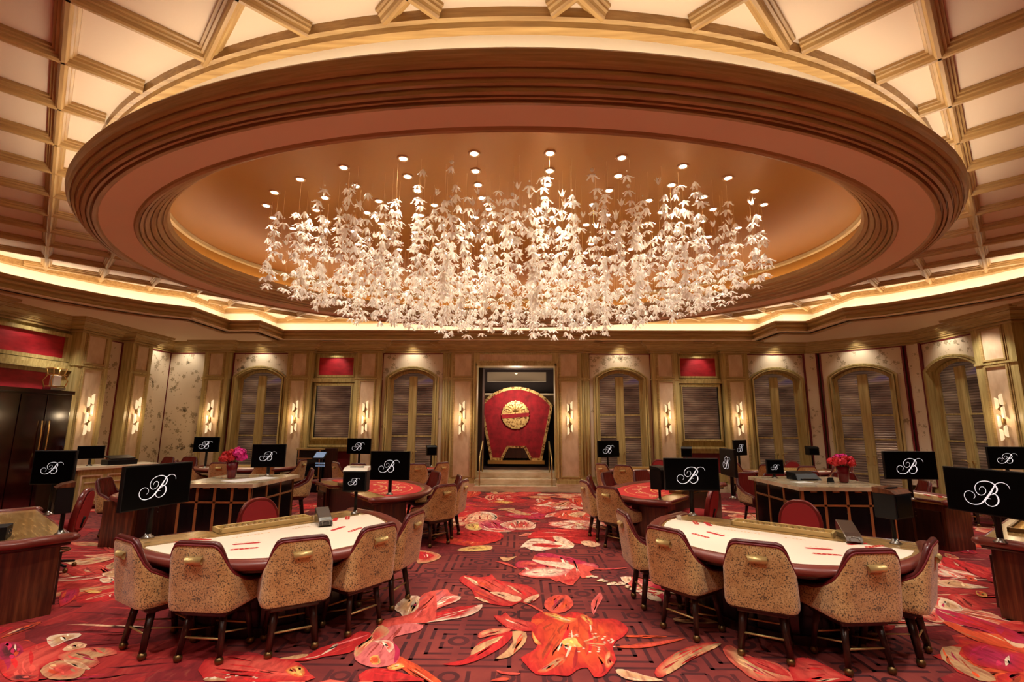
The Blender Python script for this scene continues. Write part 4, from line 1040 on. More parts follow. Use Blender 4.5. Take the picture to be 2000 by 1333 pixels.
# ------------------------------------------------------------------ chandelier of hanging glass blossoms
ch = thing('blossom_chandelier', 'vast oval chandelier of pale glass blossoms strung on fine wires beneath the gold dome', 'chandelier', (0, YC, 5.5))
def blossom_mesh(kind):
    mb = MB(); n = 5 if kind else 6; 
    for i in range(n):
        a = 2*math.pi*i/n; c, s = math.cos(a), math.sin(a)
        if kind == 0: pr = [(.008, .0, .012), (.03, -.012, .02), (.05, -.045, .024), (.062, -.08, .018), (.085, -.105, .004)]
        elif kind == 1: pr = [(.006, .0, .012), (.034, .004, .022), (.066, -.014, .024), (.09, -.045, .014), (.112, -.05, .003)]
        else: pr = [(.006, .0, .01), (.024, .014, .018), (.036, .045, .022), (.046, .075, .014), (.066, .1, .003)]
        vs = []
        for (r, z, w) in pr:
            vs += [(r*c-w*s, r*s+w*c, z-.004), (r*c*1.06, r*s*1.06, z+.008), (r*c+w*s, r*s-w*c, z-.004)]
        fs = []
        for j in range(len(pr)-1):
            fs += [(j*3, j*3+1, j*3+4, j*3+3), (j*3+1, j*3+2, j*3+5, j*3+4)]
        mb.add(vs, fs, 0, True)
    mb.lathe([(.001, .022), (.014, .01), (.013, -.008), (.001, -.02)], n=6)
    return mb
BM = [blossom_mesh(k) for k in (0, 1, 2)]
BME = []
for k, b in enumerate(BM):
    me = bpy.data.meshes.new('glass_blossom'); me.from_pydata(b.v, [], b.f); me.materials.append(BLOSSOM)
    me.polygons.foreach_set('use_smooth', [True]*len(b.f)); BME.append(me)
random.seed(21)
fl = []; beads = MB(); wires = []
rest = MB()
rows = []
for (a, n) in ((1.0, 60), (.9, 56), (.79, 50), (.67, 44), (.54, 36), (.4, 26), (.26, 16), (.11, 7)):
    for i in range(n):
        an = 2*math.pi*(i+random.uniform(-.25, .25))/n
        aa = a+random.uniform(-.04, .03)
        rows.append((4.0*aa*math.cos(an), 1.95*aa*math.sin(an), aa))
for (x, y, aa) in rows:
    rr = min(1.0, aa)
    zb = 3.55+.72*rr**3.2+random.uniform(-.12, .12)
    if y > 0: zb += .1*y/2
    zt = 5.46
    top = random.uniform(5.0, 5.38) if y < 0 else random.uniform(4.4, 5.2)
    z = zb; nb = []
    while z < top:
        nb.append(z)
        z += random.uniform(.065, .13)*(1+.8*max(0, z-4.0)) if random.random() < .86 else random.uniform(.2, .45)
    for z in nb: fl.append((x+random.uniform(-.05, .05), y+random.uniform(-.04, .04), z))
    wires.append((x, y, zb-.02, zt))
# the hundred that show largest: nearest to the viewer, the rest one mass
fl.sort(key=lambda p: p[1]+(abs(p[0])*.12)-p[2]*.15)
for i, (x, y, z) in enumerate(fl):
    k = random.choice((0, 0, 1, 1, 1, 2)); s = random.uniform(.66, .92); rz = random.uniform(0, 6.28)
    M = Matrix.Translation((x, y, z-5.5)) @ Matrix.Rotation(rz, 4, 'Z') @ Matrix.Rotation(random.uniform(-.35, .35), 4, 'X') @ Matrix.Scale(s, 4)
    if i < 100:
        o = bpy.data.objects.new('glass_blossom', BME[k]); COL.objects.link(o); o.parent = ch; o.matrix_local = M
    else:
        b = BM[k]; rest.add([M @ Vector(p) for p in b.v], b.f, 0, True)
    if random.random() < .22:
        beads.sphere((x, y, z-5.5+.1*s), random.choice((.012, .014, .028)), 6)
o = rest.build('glass_blossoms', BLOSSOM, ch, kind='stuff')
o = beads.build('glass_beads', BLOSSOM, ch, kind='stuff')
wires.sort(key=lambda p: p[1])
for (x, y, a, b) in wires[:60]:
    MB().tube([(x, y, a-5.5), (x, y, b-5.5)], .0016, 4, cap=False).build('wire', WIRE, ch)
mb = MB()
for (x, y, a, b) in wires[60:]: mb.tube([(x, y, a-5.5), (x, y, b-5.5)], .0016, 4, cap=False)
mb.build('wires', WIRE, ch, kind='stuff')

# ------------------------------------------------------------------ player chair
def make_chair():
    t = thing('club_chair', '', 'chair')
    zb = .43
    def prof(u):     # u in [-1,1] round the shell from left arm to right arm -> (x,y) at seat level, outward normal
        s = abs(u)
        if s < .36:
            x = s/.36*.185; y = -.285
        elif s < .62:
            q = (s-.36)/.26*math.pi/2
            x = .185+.075*math.sin(q); y = -.21-.075*math.cos(q)
        else:
            x = .26-.0*(s-.62)/.38; y = -.21+(s-.62)/.38*.44
        return (x if u > 0 else -x, y)
    def ztop(u):
        s = abs(u)
        P = [(0, .975), (.33, .975), (.39, .962), (.43, .93), (.48, .87), (.54, .79), (.6, .74), (.66, .7), (.71, .655), (.78, .62), (.9, .6), (1, .57)]
        for i in range(len(P)-1):
            if s <= P[i+1][0]:
                a, b = P[i], P[i+1]; k = (s-a[0])/(b[0]-a[0]); return a[1]+(b[1]-a[1])*k
        return .6
    us = [-1+2*i/56 for i in range(57)]
    def pt(u, z, off):
        x, y = prof(u); k = max(0, z-.5)
        tx = x*(1-.12*max(0, k)) ; ty = y-.13*k*(1 if abs(u) < .62 else max(0, 1-(abs(u)-.62)/.2))
        e = .012
        x2, y2 = prof(max(-1, u-e)); x3, y3 = prof(min(1, u+e)); d = Vector((x3-x2, y3-y2)).normalized(); n = Vector((d.y, -d.x))
        # round under the bottom edge and over the rim
        return (tx+n.x*off, ty+n.y*off, z)
    NZ = 12
    def skin(off, mi, inner=False, ridge=0):
        vs = []
        for u in us:
            zt = ztop(u)
            for j in range(NZ+1):
                z = zb+(zt-zb)*j/NZ; o = off
                if not inner:
                    o = off*(1-.45*max(0, 1-j/1.6)**2)-.012*max(0, j-NZ+1)
                else:
                    o = off+ridge*abs(math.sin(u*math.pi*9.5))*(1 if j < NZ else .2)
                vs.append(pt(u, z, o))
        m = NZ+1; fs = []
        for i in range(len(us)-1):
            for j in range(NZ):
                q = (i*m+j, (i+1)*m+j, (i+1)*m+j+1, i*m+j+1)
                fs.append(q if not inner else q[::-1])
        return vs, fs
    mb = MB(); vs, fs = skin(.03, 0); mb.add(vs, fs, 0, True)
    # underside ring
    n = len(us); vs = [pt(u, zb, .03*.55) for u in us]+[pt(u, zb-.01, -.03) for u in us]
    mb.add(vs, [(i, n+i, n+i+1, i+1) for i in range(n-1)], 0, True)
    mb.build('outer_shell', HIDE, t)
    mb = MB(); vs, fs = skin(-.035, 0, True, .012); mb.add(vs, fs, 0, True)
    mb.build('backrest', LEATHER, t)
    mb = MB()
    rim = [pt(u, ztop(u)+.0, -.004) for u in us]
    mb.tube([pt(us[0], zb, 0)]+rim+[pt(us[-1], zb, 0)], .026, 8, flat=.8)
    mb.build('padded_rim', LEATHD, t)
    mb = MB(); mb.tube([pt(u, ztop(u)-.012, .024) for u in us], .008, 6); mb.build('piping', BURG, t)
    # seat
    mb = MB()
    P = []
    for i in range(28):
        a = 2*math.pi*i/28; c, s = math.cos(a), math.sin(a)
        P.append((.225*math.copysign(abs(c)**.55, c), .02+.27*math.copysign(abs(s)**.55, s)))
    for z, k in ((.41, .96), (.44, 1), (.49, 1), (.52, .96), (.535, .85)):
        mb.v += [(p[0]*k, p[1]*k, z) for p in P]
    for j in range(4):
        for i in range(28): mb.f.append((j*28+i, j*28+(i+1) % 28, (j+1)*28+(i+1) % 28, (j+1)*28+i)); mb.m.append(0); mb.sm.append(True)
    mb.f.append(tuple(range(112, 140))); mb.m.append(0); mb.sm.append(True); mb.f.append(tuple(range(28))[::-1]); mb.m.append(0); mb.sm.append(False)
    mb.build('seat', LEATHER, t)
    mb = MB(); mb.b2(-.2, .2, -.2, .2, .36, .42); mb.b2(-.25, .25, -.25, .24, .4, .43); mb.build('seat_frame', DARKW, t, bevel=.01)
    for sx in (-1, 1):
        for sy in (-1, 1):
            top = (sx*.15, sy*.15, .38); bot = (sx*.185, sy*.2, .06)
            m = MB(); m.tube([top, ((top[0]+bot[0])/2, (top[1]+bot[1])/2, .22), bot], .036, 4, r1=.027)
            lg = m.build('leg', DARKW, t)
            MB().sphere((bot[0], bot[1], .035), .035, 10).build('caster', BRASSD, lg)
    m = MB(); m.tube([(-.172, -.182, .19), (.172, -.182, .19)], .009, 6); m.build('stretcher', BRASS, t)
    for sx in (-1, 1):
        m = MB(); m.tube([(sx*.17, -.18, .24), (sx*.165, .18, .14)], .007, 6); m.build('stretcher', BRASS, t)
    m = MB(); m.tube([(-.17, .18, .19), (.17, .18, .19)], .009, 6); m.build('stretcher', BRASS, t)
    # bar handle high on the back
    m = MB(); z = .845; y = -.285-.13*(z-.5)-.05
    n = 8; vs = []
    for x in (-.078, .078):
        for i in range(n+1):
            a = R(-80+170*i/n); k = .03
            vs.append((x+(.018 if x < 0 else -.0)*(1-math.sin(a))*.5, y-k*math.cos(a)+.012, z+k*math.sin(a)))
    m.add(vs, [(i, i+1, n+2+i, n+1+i) for i in range(n)]+[tuple(range(n+1)), tuple(range(2*n+1, n, -1))], 0, True)
    m.b2(-.05, .05, y, y+.04, z-.012, z+.012)
    m.build('handle', BRASS, t)
    return t
CH0 = make_chair(); CHU = [False]
def chair(x, y, rot, label, group, fromcaster=True):
    f = (-math.sin(R(rot)), math.cos(R(rot)))
    if fromcaster: x += .2*f[0]; y += .2*f[1]
    if not CHU[0]:
        CHU[0] = True; o = CH0; o.location = (x, y, 0); o.rotation_euler = (0, 0, R(rot)); o['label'] = label; o['group'] = group; return o
    return copy_tree(CH0, label, (x, y, 0), R(rot), group)

def make_dealer():
    t = thing('dealer_chair', '', 'chair')
    # oval back, facing +y
    def oval(w, h, z0, y, th, k=24, lean=.1):
        P = []
        for i in range(k):
            a = 2*math.pi*i/k; c, s = math.cos(a), math.sin(a)
            x = w*math.copysign(abs(c)**.8, c)*(1.05-.16*s); z = z0+h*math.copysign(abs(s)**.85, s)
            P.append((x, z))
        return P
    P = oval(.25, .27, .7, 0, 0); k = len(P)
    def slab(sc, y0, y1, m, nm, par):
        mb = MB()
        for y, q in ((y0, sc*.97), (y0+.01, sc), (y1-.01, sc), (y1, sc*.97)):
            mb.v += [(x*q, y-0-(z-.55)*.16, .7+(z-.7)*q) for x, z in P]
        for j in range(3):
            for i in range(k): mb.f.append((j*k+i, j*k+(i+1) % k, (j+1)*k+(i+1) % k, (j+1)*k+i)); mb.m.append(0); mb.sm.append(True)
        mb.f.append(tuple(range(k))[::-1]); mb.f.append(tuple(range(3*k, 4*k))); mb.m += [0, 0]; mb.sm += [False, False]
        return mb.build(nm, m, par)
    b = slab(1.0, -.27, -.2, LEATHER, 'backrest', t)
    slab(.86, -.205, -.19, REDVEL, 'back_cushion', b); slab(.86, -.28, -.265, REDVEL, 'back_cushion', b)
    mb = MB(); mb.lathe([(.19, .46), (.235, .48), (.24, .53), (.2, .57), (.001, .575)], n=24); mb.build('seat', REDVEL, t)
    mb = MB(); mb.tube([(0, -.2, .5), (0, -.27, .5), (0, -.3, .62)], .02, 6); mb.build('back_support', BLACK, t)
    mb = MB(); mb.lathe([(.03, .1), (.03, .46)], n=12); mb.lathe([(.1, .42), (.12, .46)], n=12); mb.build('gas_column', BLACK, t)
    mb = MB(); mb.tube([(.19*math.cos(R(i*15)), .19*math.sin(R(i*15)), .24) for i in range(24)], .011, 6, closed=True)
    for i in range(4): a = R(i*90); mb.tube([(.03*math.cos(a), .03*math.sin(a), .26), (.19*math.cos(a), .19*math.sin(a), .24)], .009, 6)
    mb.build('footring', BRASSD, t)
    for i in range(5):
        a = R(90+72*i); m = MB(); m.tube([(.02*math.cos(a), .02*math.sin(a), .12), (.27*math.cos(a), .27*math.sin(a), .075)], .022, 6, r1=.014)
        lg = m.build('base_arm', BLACK, t)
        MB().sphere((.27*math.cos(a), .27*math.sin(a), .03), .03, 8).build('caster', BRASSD, lg)
    return t
DC0 = make_dealer(); DCU = [False]
def dealer(x, y, rot, label, group='dealer chairs behind the gaming tables'):
    if not DCU[0]:
        DCU[0] = True; o = DC0; o.location = (x, y, 0); o.rotation_euler = (0, 0, R(rot)); o['label'] = label; o['group'] = group; return o
    return copy_tree(DC0, label, (x, y, 0), R(rot), group)

# ------------------------------------------------------------------ gaming table
def table_outline(Lh, D, sc=1.0, e=2.3, n=28, bulge=1.06):
    P = []
    for i in range(n+1):
        a = math.pi*i/n; c, s = math.cos(a), math.sin(a)
        u = Lh*bulge*math.copysign(abs(c)**(2/e), c); v = D*abs(s)**(2/e)
        P.append((u*sc, v*sc))
    return P      # from +u round the nose to -u ; v toward the players
def table(name, label, P0, dang, flip, Lh, D, felt, body='black', tray=True, nseat=5, pedestal=False, group=None, notch=True):
    """local x along the dealer edge, local y toward the players."""
    t = thing(name, label, 'gaming table', (P0[0], P0[1], 0), R(dang), group)
    if flip: t.rotation_euler = (0, 0, R(dang))
    zt = .78
    O = table_outline(Lh, D)
    O0 = [(Lh, 0)]+O[2:-2]+[(-Lh, 0)]
    nt = [(-.62, 0), (-.5, .17), (.5, .17), (.62, 0)] if notch else []
    top = [(p[0], p[1]) for p in O0]+nt
    mb = MB(); mb.prism(top, .72, zt); mb.build('table_deck', DECK, t)
    mb = MB(); z = zt+.001
    edge = [(-Lh, .0)]+nt+[(Lh, .0)] if notch else [(-Lh, 0), (Lh, 0)]
    m2 = MB(); m2.tube([(a, b, .765) for a, b in edge], .02, 6); m2.build('deck_nosing', LEATHD if felt == 'white' else RAIL, t)
    # felt: player side of the deck
    k = .93; fo = [(p[0]*k, p[1]*k) for p in O0 if p[1]*k > (.5 if felt == 'white' else .34)]
    if felt == 'white': lower = [(-Lh*.95, .47), (-.75, .47), (-.62, .52), (.62, .52), (.75, .47), (Lh*.95, .47)]
    else: lower = [(-Lh*.9, .3), (-.5, .3), (-.4, .42), (.4, .42), (.5, .3), (Lh*.9, .3)]
    mb.prism(fo+lower, zt+.0005, zt+.004); 
    F = mb.build('felt', FELTW if felt == 'white' else FELTR, t) if felt != 'wood' else None
    m = MB(); zf = zt+.0045
    if felt == 'white':
        for i in range(nseat):
            a = R(18+(144)*i/(nseat-1)); c, s = math.cos(a), math.sin(a)
            for j, q in enumerate((.62, .74)):
                uu, vv = Lh*1.0*math.copysign(abs(c)**.87, c)*q, D*abs(s)**.87*q
                if vv < .5: vv = .5+.12*j
                d = Vector((uu, vv)).normalized(); n2 = Vector((-d.y, d.x)); ctr = Vector((uu, vv))
                w, h = .13, .028
                def rect(c0, w, h, mi):
                    pts = [c0-n2*w*.8-d*h, c0+n2*w*.8-d*h, c0+n2*w+d*0, c0+n2*w*.8+d*h, c0-n2*w*.8+d*h, c0-n2*w]
                    m.add([(p.x, p.y, zf) for p in pts], [tuple(range(6))], mi)
                rect(ctr, w, h, 0)
                if j == 1:
                    for g in range(-2, 3):
                        cc = ctr+n2*g*.045; rr = .011
                        m.add([(cc.x-rr, cc.y, zf+.0004), (cc.x, cc.y-rr, zf+.0004), (cc.x+rr, cc.y, zf+.0004), (cc.x, cc.y+rr, zf+.0004)], [(0, 1, 2, 3)], 2)
                else:
                    for g in range(-2, 3):
                        cc = ctr+n2*g*.05-d*.075; rr = .014
                        m.add([(cc.x-rr, cc.y, zf), (cc.x, cc.y-rr*.5, zf), (cc.x+rr, cc.y, zf), (cc.x, cc.y+rr*.5, zf)], [(0, 1, 2, 3)], 1)
        for g in (-.32, .12, .3):
            for q in range(6): m.add([(g+q*.035, .66, zf), (g+q*.035+.022, .66, zf), (g+q*.035+.022, .68, zf), (g+q*.035, .68, zf)], [(0, 1, 2, 3)], 1)
    else:
        for r0, r1, mi in ((.5, .515, 1), (.64, .65, 2), (.8, .808, 1)):
            vs = []
            for i in range(25):
                a = R(12+156*i/24); c, s = math.cos(a), math.sin(a)
                for q in (r0, r1): vs.append((Lh*math.copysign(abs(c)**.87, c)*q, D*abs(s)**.87*q+.05, zf))
            m.add(vs, [(2*i, 2*i+1, 2*i+3, 2*i+2) for i in range(24)], mi)
        random.seed(3)
        for i in range(7):
            a = R(22+136*i/6); uu, vv = Lh*math.cos(a)*.72, D*math.sin(a)*.72
            if vv < .4: continue
            n = 14; vs = []
            for j in range(n):
                b = 2*math.pi*j/n
                for q in (.075, .09): vs.append((uu+q*math.cos(b), vv+q*math.sin(b), zf))
            m.add(vs, [(2*j, 2*j+1, (2*j+3) % (2*n), (2*j+2) % (2*n)) for j in range(n)], 2)
            for j in range(5):
                b = 2*math.pi*j/5; m.add([(uu, vv, zf+.0003), (uu+.05*math.cos(b-.3), vv+.05*math.sin(b-.3), zf+.0003), (uu+.06*math.cos(b), vv+.06*math.sin(b), zf+.0003), (uu+.05*math.cos(b+.3), vv+.05*math.sin(b+.3), zf+.0003)], [(0, 1, 2, 3)], 1)
        for i in range(9):
            a = R(30+120*i/8); uu, vv = Lh*math.cos(a)*.42, D*math.sin(a)*.42+.12
            vs = [(uu-.05, vv, zf), (uu, vv-.03, zf), (uu+.05, vv, zf), (uu, vv+.05, zf)]; m.add(vs, [(0, 1, 2, 3)], 1+i % 2)
    if F: m.build('layout_marking', [PRINTR, PRINTG, PRINTY], F)
    # padded armrest round the players' side
    rl = [(p[0], p[1], .765) for p in O0]
    mb = MB(); mb.tube(rl, .075, 10, flat=.62); mb.sphere(rl[0], .075, 10, sz=.6); mb.sphere(rl[-1], .075, 10, sz=.6)
    mb.build('padded_armrest', RAIL, t)
    mb = MB(); mb.tube([(p[0]*.97, p[1]*.97, .71) for p in O0], .03, 6); mb.build('under_rail', DARKW, t)
    # body
    if pedestal:
        bo = [(p[0]*.62, p[1]*.62+.12) for p in O0]
        MB().prism(bo, .0, .72).build('apron_body', DARKW, t)
        for s in (-1, 1):
            x0, x1 = sorted((s*(Lh-.08), s*(Lh-.62)))
            mb = MB(); mb.prism([(x0, .06), (x1, .06), (x1, .62), (x0, .62)], .0, .71)
            mb.build('pedestal', MAHOG, t, bevel=.01)
            mb = MB(); mb.b2((x0+x1)/2-.2, (x0+x1)/2+.2, .03, .06, .08, .6); mb.build('cupboard_door', DARKW, t)
            for z in (.55, .48):
                h = MB(); h.sphere(((x0+x1)/2-.16*s, .02, z), .012, 6); h.build('knob', STEEL, t)
    else:
        bo = [(p[0]*.66, p[1]*.66+.14) for p in O0]
        MB().prism(bo, .0, .72).build('apron_body', BLKPANEL if body == 'black' else MAHOG, t)
        MB().prism([(p[0]*1.03, p[1]*1.02) for p in bo], .0, .08).build('kick_plate', DARKW, t)
    if tray:
        tr = empty('chip_tray', (0, .12, zt), 0, parent=t)
        mb = MB(); w, d, h = .52, .24, .05; yo = .12
        for a in ((-w, w, 0, .025), (-w, w, d-.025, d), (-w, -w+.025, 0, d), (w-.025, w, 0, d)): mb.b2(a[0], a[1], a[2]+yo-.1, a[3]+yo-.1, 0, h)
        mb.b2(-w, w, yo-.1, d+yo-.1, 0, .008)
        tr_o = mb.build('tray_box', BAMBOO if felt == 'white' else BRASSD, t, (0, .1, zt), bevel=.003)
        bpy.data.objects.remove(tr)
        mb = MB()
        for i in range(14):
            x = -.4+.8*i/13; mb.tube([(x, .06, .022), (x, .2, .022)], .022, 8)
        mb.build('chip_row', DECK if felt == 'white' else GOLDL, tr_o)
    return t

# ------------------------------------------------------------------ swirled capital B drawn as tapering strokes
S1 = [(960, 632, 5), (952, 598, 6), (925, 568, 7), (880, 556, 8), (835, 566, 9), (800, 592, 12), (770, 640, 20), (735, 695, 26), (695, 750, 27), (650, 805, 25), (605, 850, 18), (560, 872, 13), (505, 880, 11), (455, 868, 11), (418, 835, 11), (402, 790, 10), (412, 745, 9), (440, 718, 8), (478, 708, 7), (515, 722, 7), (536, 750, 6), (535, 780, 6), (515, 806, 5)]
S2 = [(603, 684, 5), (610, 655, 6), (635, 636, 6), (662, 640, 7), (680, 668, 7), (676, 702, 8), (650, 732, 8), (612, 746, 9), (578, 734, 9), (556, 700, 9), (552, 655, 9), (572, 612, 9), (612, 578, 10), (665, 560, 11), (720, 558, 12), (770, 574, 15), (803, 606, 20), (815, 645, 22), (800, 685, 16), (770, 710, 8), (735, 728, 6), (718, 728, 6), (728, 708, 8), (762, 704, 10), (795, 722, 16), (812, 762, 22), (808, 806, 20), (780, 848, 14), (735, 872, 11), (695, 870, 10), (664, 848, 9), (656, 815, 8), (672, 788, 7), (700, 776, 6), (726, 782, 5)]
def logo_mesh():
    mb = MB()
    for li, S in enumerate((S1, S2)):
        P = spline([(a, b, c) for a, b, c in S], 5); vs = []; n = len(P)
        for i in range(n):
            a = P[max(0, i-1)]; b = P[min(n-1, i+1)]; d = Vector((b.x-a.x, b.y-a.y)).normalized(); w = P[i].z*.42
            for s in (-1, 1):
                x = P[i].x-d.y*w*s; y = P[i].y+d.x*w*s
                vs.append(((x-697)/1030, -.0006*(li+1), (700-y)/1030))
        mb.add(vs, [(2*i, 2*i+1, 2*i+3, 2*i+2) for i in range(n-1)], 0)
    me = bpy.data.meshes.new('emblem'); me.from_pydata(mb.v, [], mb.f); me.materials.append(LOGO)
    return me
LOGOME = logo_mesh()
def monitor(label, x, y, zbase, zc, w, h, yaw, group='screens showing a white script letter', poleoff=(0, 0), logo=True, ls=.95, name='monitor', cat='monitor', back=.07, base=True):
    """screen centre above (x,y); local -y is the screen side."""
    t = thing(name, label, cat, (x, y, zbase), R(yaw), group)
    z = zc-zbase
    mb = MB(); mb.b2(-w/2, w/2, 0, .045, z-h/2, z+h/2); mb.b2(-w*.35, w*.35, .045, back, z-h*.35, z+h*.35); mb.build('housing', BLACK, t, bevel=.006)
    s = MB(); b = .014; s.b2(-w/2+b, w/2-b, -.002, .0, z-h/2+b, z+h/2-b); so = s.build('screen', SCREEN, t)
    if logo:
        o = bpy.data.objects.new('emblem', LOGOME); COL.objects.link(o); o.parent = so; o.location = (0, -.003, z); o.scale = (w*ls, 1, w*ls)
    p = MB(); p.tube([(0, .065, .01), (0, .065, z)], .03, 10); p.build('pole', BLACK, t)
    if base: p = MB(); p.lathe([(.06, 0), (.06, .012), (.035, .03), (.028, .05)], (0, .065, 0), 16); p.build('pole_base', STEEL, t)
    return t

# ------------------------------------------------------------------ tables
G1 = 'cream felt gaming tables nearest the aisle'
table('gaming_table', 'large cream-felt gaming table near the aisle, left side, leather armrest, five tan chairs', (-3.05, 6.09), -131, 0, 1.25, 2.0, 'white', group=G1)
table('gaming_table', 'large cream-felt gaming table near the aisle, right side, leather armrest, five tan chairs', (3.27, 6.1), 140, 0, 1.25, 1.93, 'white', group=G1)
G2 = 'red felt gaming tables in the middle of the room'
table('gaming_table', 'red-felt gaming table with mahogany pedestals, left of the aisle under the square-on screen', (-3.2, 9.25), -52, 0, 1.6, 1.5, 'red', pedestal=True, group=G2)
table('gaming_table', 'red-felt gaming table with mahogany pedestals, right of the aisle behind the large screen', (3.35, 9.15), 53, 0, 1.6, 1.5, 'red', pedestal=True, group=G2)
table('gaming_table', 'mahogany gaming table end cropped by the left edge of the photo', (-5.6, 6.14), 141, 0, 1.25, 1.5, 'wood', pedestal=True, notch=False, tray=False)
table('gaming_table', 'mahogany gaming table end cropped by the right edge of the photo', (5.98, 6.32), -141, 0, 1.25, 1.5, 'wood', pedestal=True, notch=False)
table('gaming_table', 'cream-felt gaming table left of the left pit island, mahogany end panel', (-5.9, 9.0), 84, 0, 1.05, .75, 'white', pedestal=True, notch=False, tray=False)
table('gaming_table', 'cream-felt gaming table right of the pit island with the big red bouquet', (6.6, 9.15), -74, 0, 1.05, .75, 'white', pedestal=True, notch=False, tray=False)
G3 = 'gaming tables along the back wall'
table('gaming_table', 'red-felt gaming table at the back wall below the ribbed window left of the doorway', (-3.3, 14.1), 180, 0, 1.3, 1.25, 'red', group=G3, notch=False)
table('gaming_table', 'small cream-felt gaming table at the back wall just right of the doorway', (3.6, 14.1), 180, 0, 1.3, 1.25, 'white', group=G3, notch=False)
table('gaming_table', 'cream-felt gaming table at the back wall behind the big red bouquet', (7.3, 14.0), 180, 0, 1.3, 1.2, 'white', group=G3, notch=False)
table('gaming_table', 'cream-felt gaming table at the back wall behind the vase with the magenta bloom', (-7.4, 14.0), 180, 0, 1.3, 1.2, 'white', group=G3, notch=False)
table('gaming_table', 'gaming table by the right wall, mostly hidden behind a script-letter screen', (10.4, 9.9), 90, 0, 1.2, .95, 'white', tray=False, notch=False)

# ------------------------------------------------------------------ chairs
GA = 'tan chairs round the near left table'
for (x, y, r, l) in ((-3.2, 4.5, -32, 'leftmost of the five, handle at its left edge'), (-2.54, 4.36, -6, 'second from the left, back squarely to the camera'),
                     (-1.85, 4.55, 32, 'third from the left, brass handle right of centre'), (-1.38, 5.04, 56, 'fourth from the left, in front of the rounded table end'),
                     (-1.2, 5.72, 76, 'rightmost of the five, ribbed leather showing beside the aisle')):
    chair(x, y, r, 'tan chair, near left table, '+l, GA)
GB = 'tan chairs round the near right table'
for (x, y, r, l) in ((1.43, 5.83, -86, 'leftmost of the five, side view'), (1.62, 5.02, -54, 'second from the left, brass handle high on its left'),
                     (2.18, 4.52, -28, 'third from the left, tapering back, handle central'), (2.9, 4.3, 6, 'fourth from the left, lowest in the photo'),
                     (3.55, 4.58, 44, 'rightmost of the five, seen half from the side')):
    chair(x, y, r, 'tan chair, near right table, '+l, GB)
GC = 'chairs round the middle red-felt tables'
for (x, y, r, l) in ((-1.2, 8.36, 46, 'tan suede chair at the left red-felt table, its whole back to the aisle'), (-1.02, 9.0, 78, 'tan chair half hidden behind its neighbour at the left red-felt table'),
                     (-1.75, 10.4, 125, 'ribbed burgundy chair front at the far side of the left red-felt table'), (-1.2, 9.75, 104, 'ribbed burgundy chair front beside the aisle at the left red-felt table'),
                     (-3.5, 11.2, 172, 'chair behind the small white-topped screen box at the left red-felt table'),
                     (1.62, 8.2, -50, 'tan suede chair at the right red-felt table, its whole back showing'), (1.4, 8.95, -78, 'tan suede chair at the right red-felt table, side view beside the aisle'),
                     (2.05, 10.5, -126, 'ribbed burgundy chair front at the far aisle end of the right red-felt table'), (2.85, 10.95, -150, 'ribbed burgundy chair front at the right red-felt table, beside the black device'),
                     (1.6, 9.75, -104, 'burgundy chair front peeping over the side-view tan chair right of the aisle'), (-4.6, 10.95, 118, 'burgundy leather chair with tan back just right of the left pit island'),
                     (-7.2, 8.95, -78, 'tan chair seen from the side, left of the large angled screen'), (7.38, 9.35, 72, 'burgundy-fronted tan chair right of the pit screen with its wooden box'),
                     (6.4, 10.9, 175, 'rounded burgundy chair back behind the right pit screen, left one'), (7.0, 10.7, 165, 'rounded burgundy chair back behind the right pit screen, right one'),
                     (5.4, 10.4, 176, 'burgundy chair front behind the black printer on the pit island'), (4.9, 10.5, -170, 'burgundy chair front left of the black printer, behind the small script screen'),
                     (9.15, 10.4, -80, 'tan chair by the right wall behind the cropped angled screen')):
    chair(x, y, r, l, GC)
GD = 'chairs at the back wall tables'
for (x, y, r, l) in ((-4.55, 13.0, -48, 'small tan chair back at the left end of the back red table'), (-3.9, 12.6, -6, 'small tan chair back behind the white-topped box, back red table'),
                     (-2.5, 12.7, 18, 'tan chair back right of the big black screen, back red table'), (-2.0, 13.1, 52, 'rightmost tan chair at the back red table, before the fluted pilaster'),
                     (2.35, 13.0, -60, 'narrow tan chair under the script screen right of the doorway'), (2.75, 12.6, -30, 'tan chair with flared side at the small cream table right of the doorway'),
                     (3.55, 12.4, 0, 'low tan chair back with pale handle right of the doorway'),
                     (6.0, 13.6, -70, 'tan chair standing clear under the square script screen at the back'), (6.55, 13.0, -30, 'tan chair just right of the one under the square script screen'),
                     (7.2, 12.6, 0, 'tan chair back in front of the round burgundy dealer chair at the back'), (8.1, 12.9, 30, 'tan chair hidden behind the big red bouquet'),
                     (8.75, 13.5, 80, 'burgundy armchair side view right of the big red bouquet'),
                     (-8.45, 12.8, -6, 'tan chair back with brass handle under the small script screen on the left'), (-7.5, 12.7, 4, 'tan chair behind the vase with the magenta bloom'),
                     (-6.6, 13.0, 48, 'tan chair with curved side right of the magenta bloom'), (-9.0, 13.4, -60, 'chair at the left end of the back left table'), (-6.0, 13.7, 88, 'dark chair below the angled script screen at the back left'),
                     (-10.2, 14.35, 160, 'small dark burgundy chair in the left back corner, further left'), (-9.6, 14.45, 180, 'small dark burgundy chair in the left back corner, nearer the pier')):
    chair(x, y, r, l, GD)
dealer(-3.2, 6.62, -131, 'oval red-backed dealer chair behind the near left cream table')
dealer(3.72, 6.72, 140, 'oval red-backed dealer chair behind the near right cream table')
dealer(-6.15, 6.8, 116, 'red dealer swivel chair seen from the side, by the left cropped table').scale = (1, 1, 1.1)
dealer(3.05, 8.5, 53, 'red dealer seat in the notch of the right red-felt table')
dealer(4.25, 14.6, 180, 'rounded burgundy dealer chair at the back, just right of the doorway tables')
dealer(8.1, 14.5, 180, 'rounded burgundy dealer chair before the ribbed window behind the big bouquet')
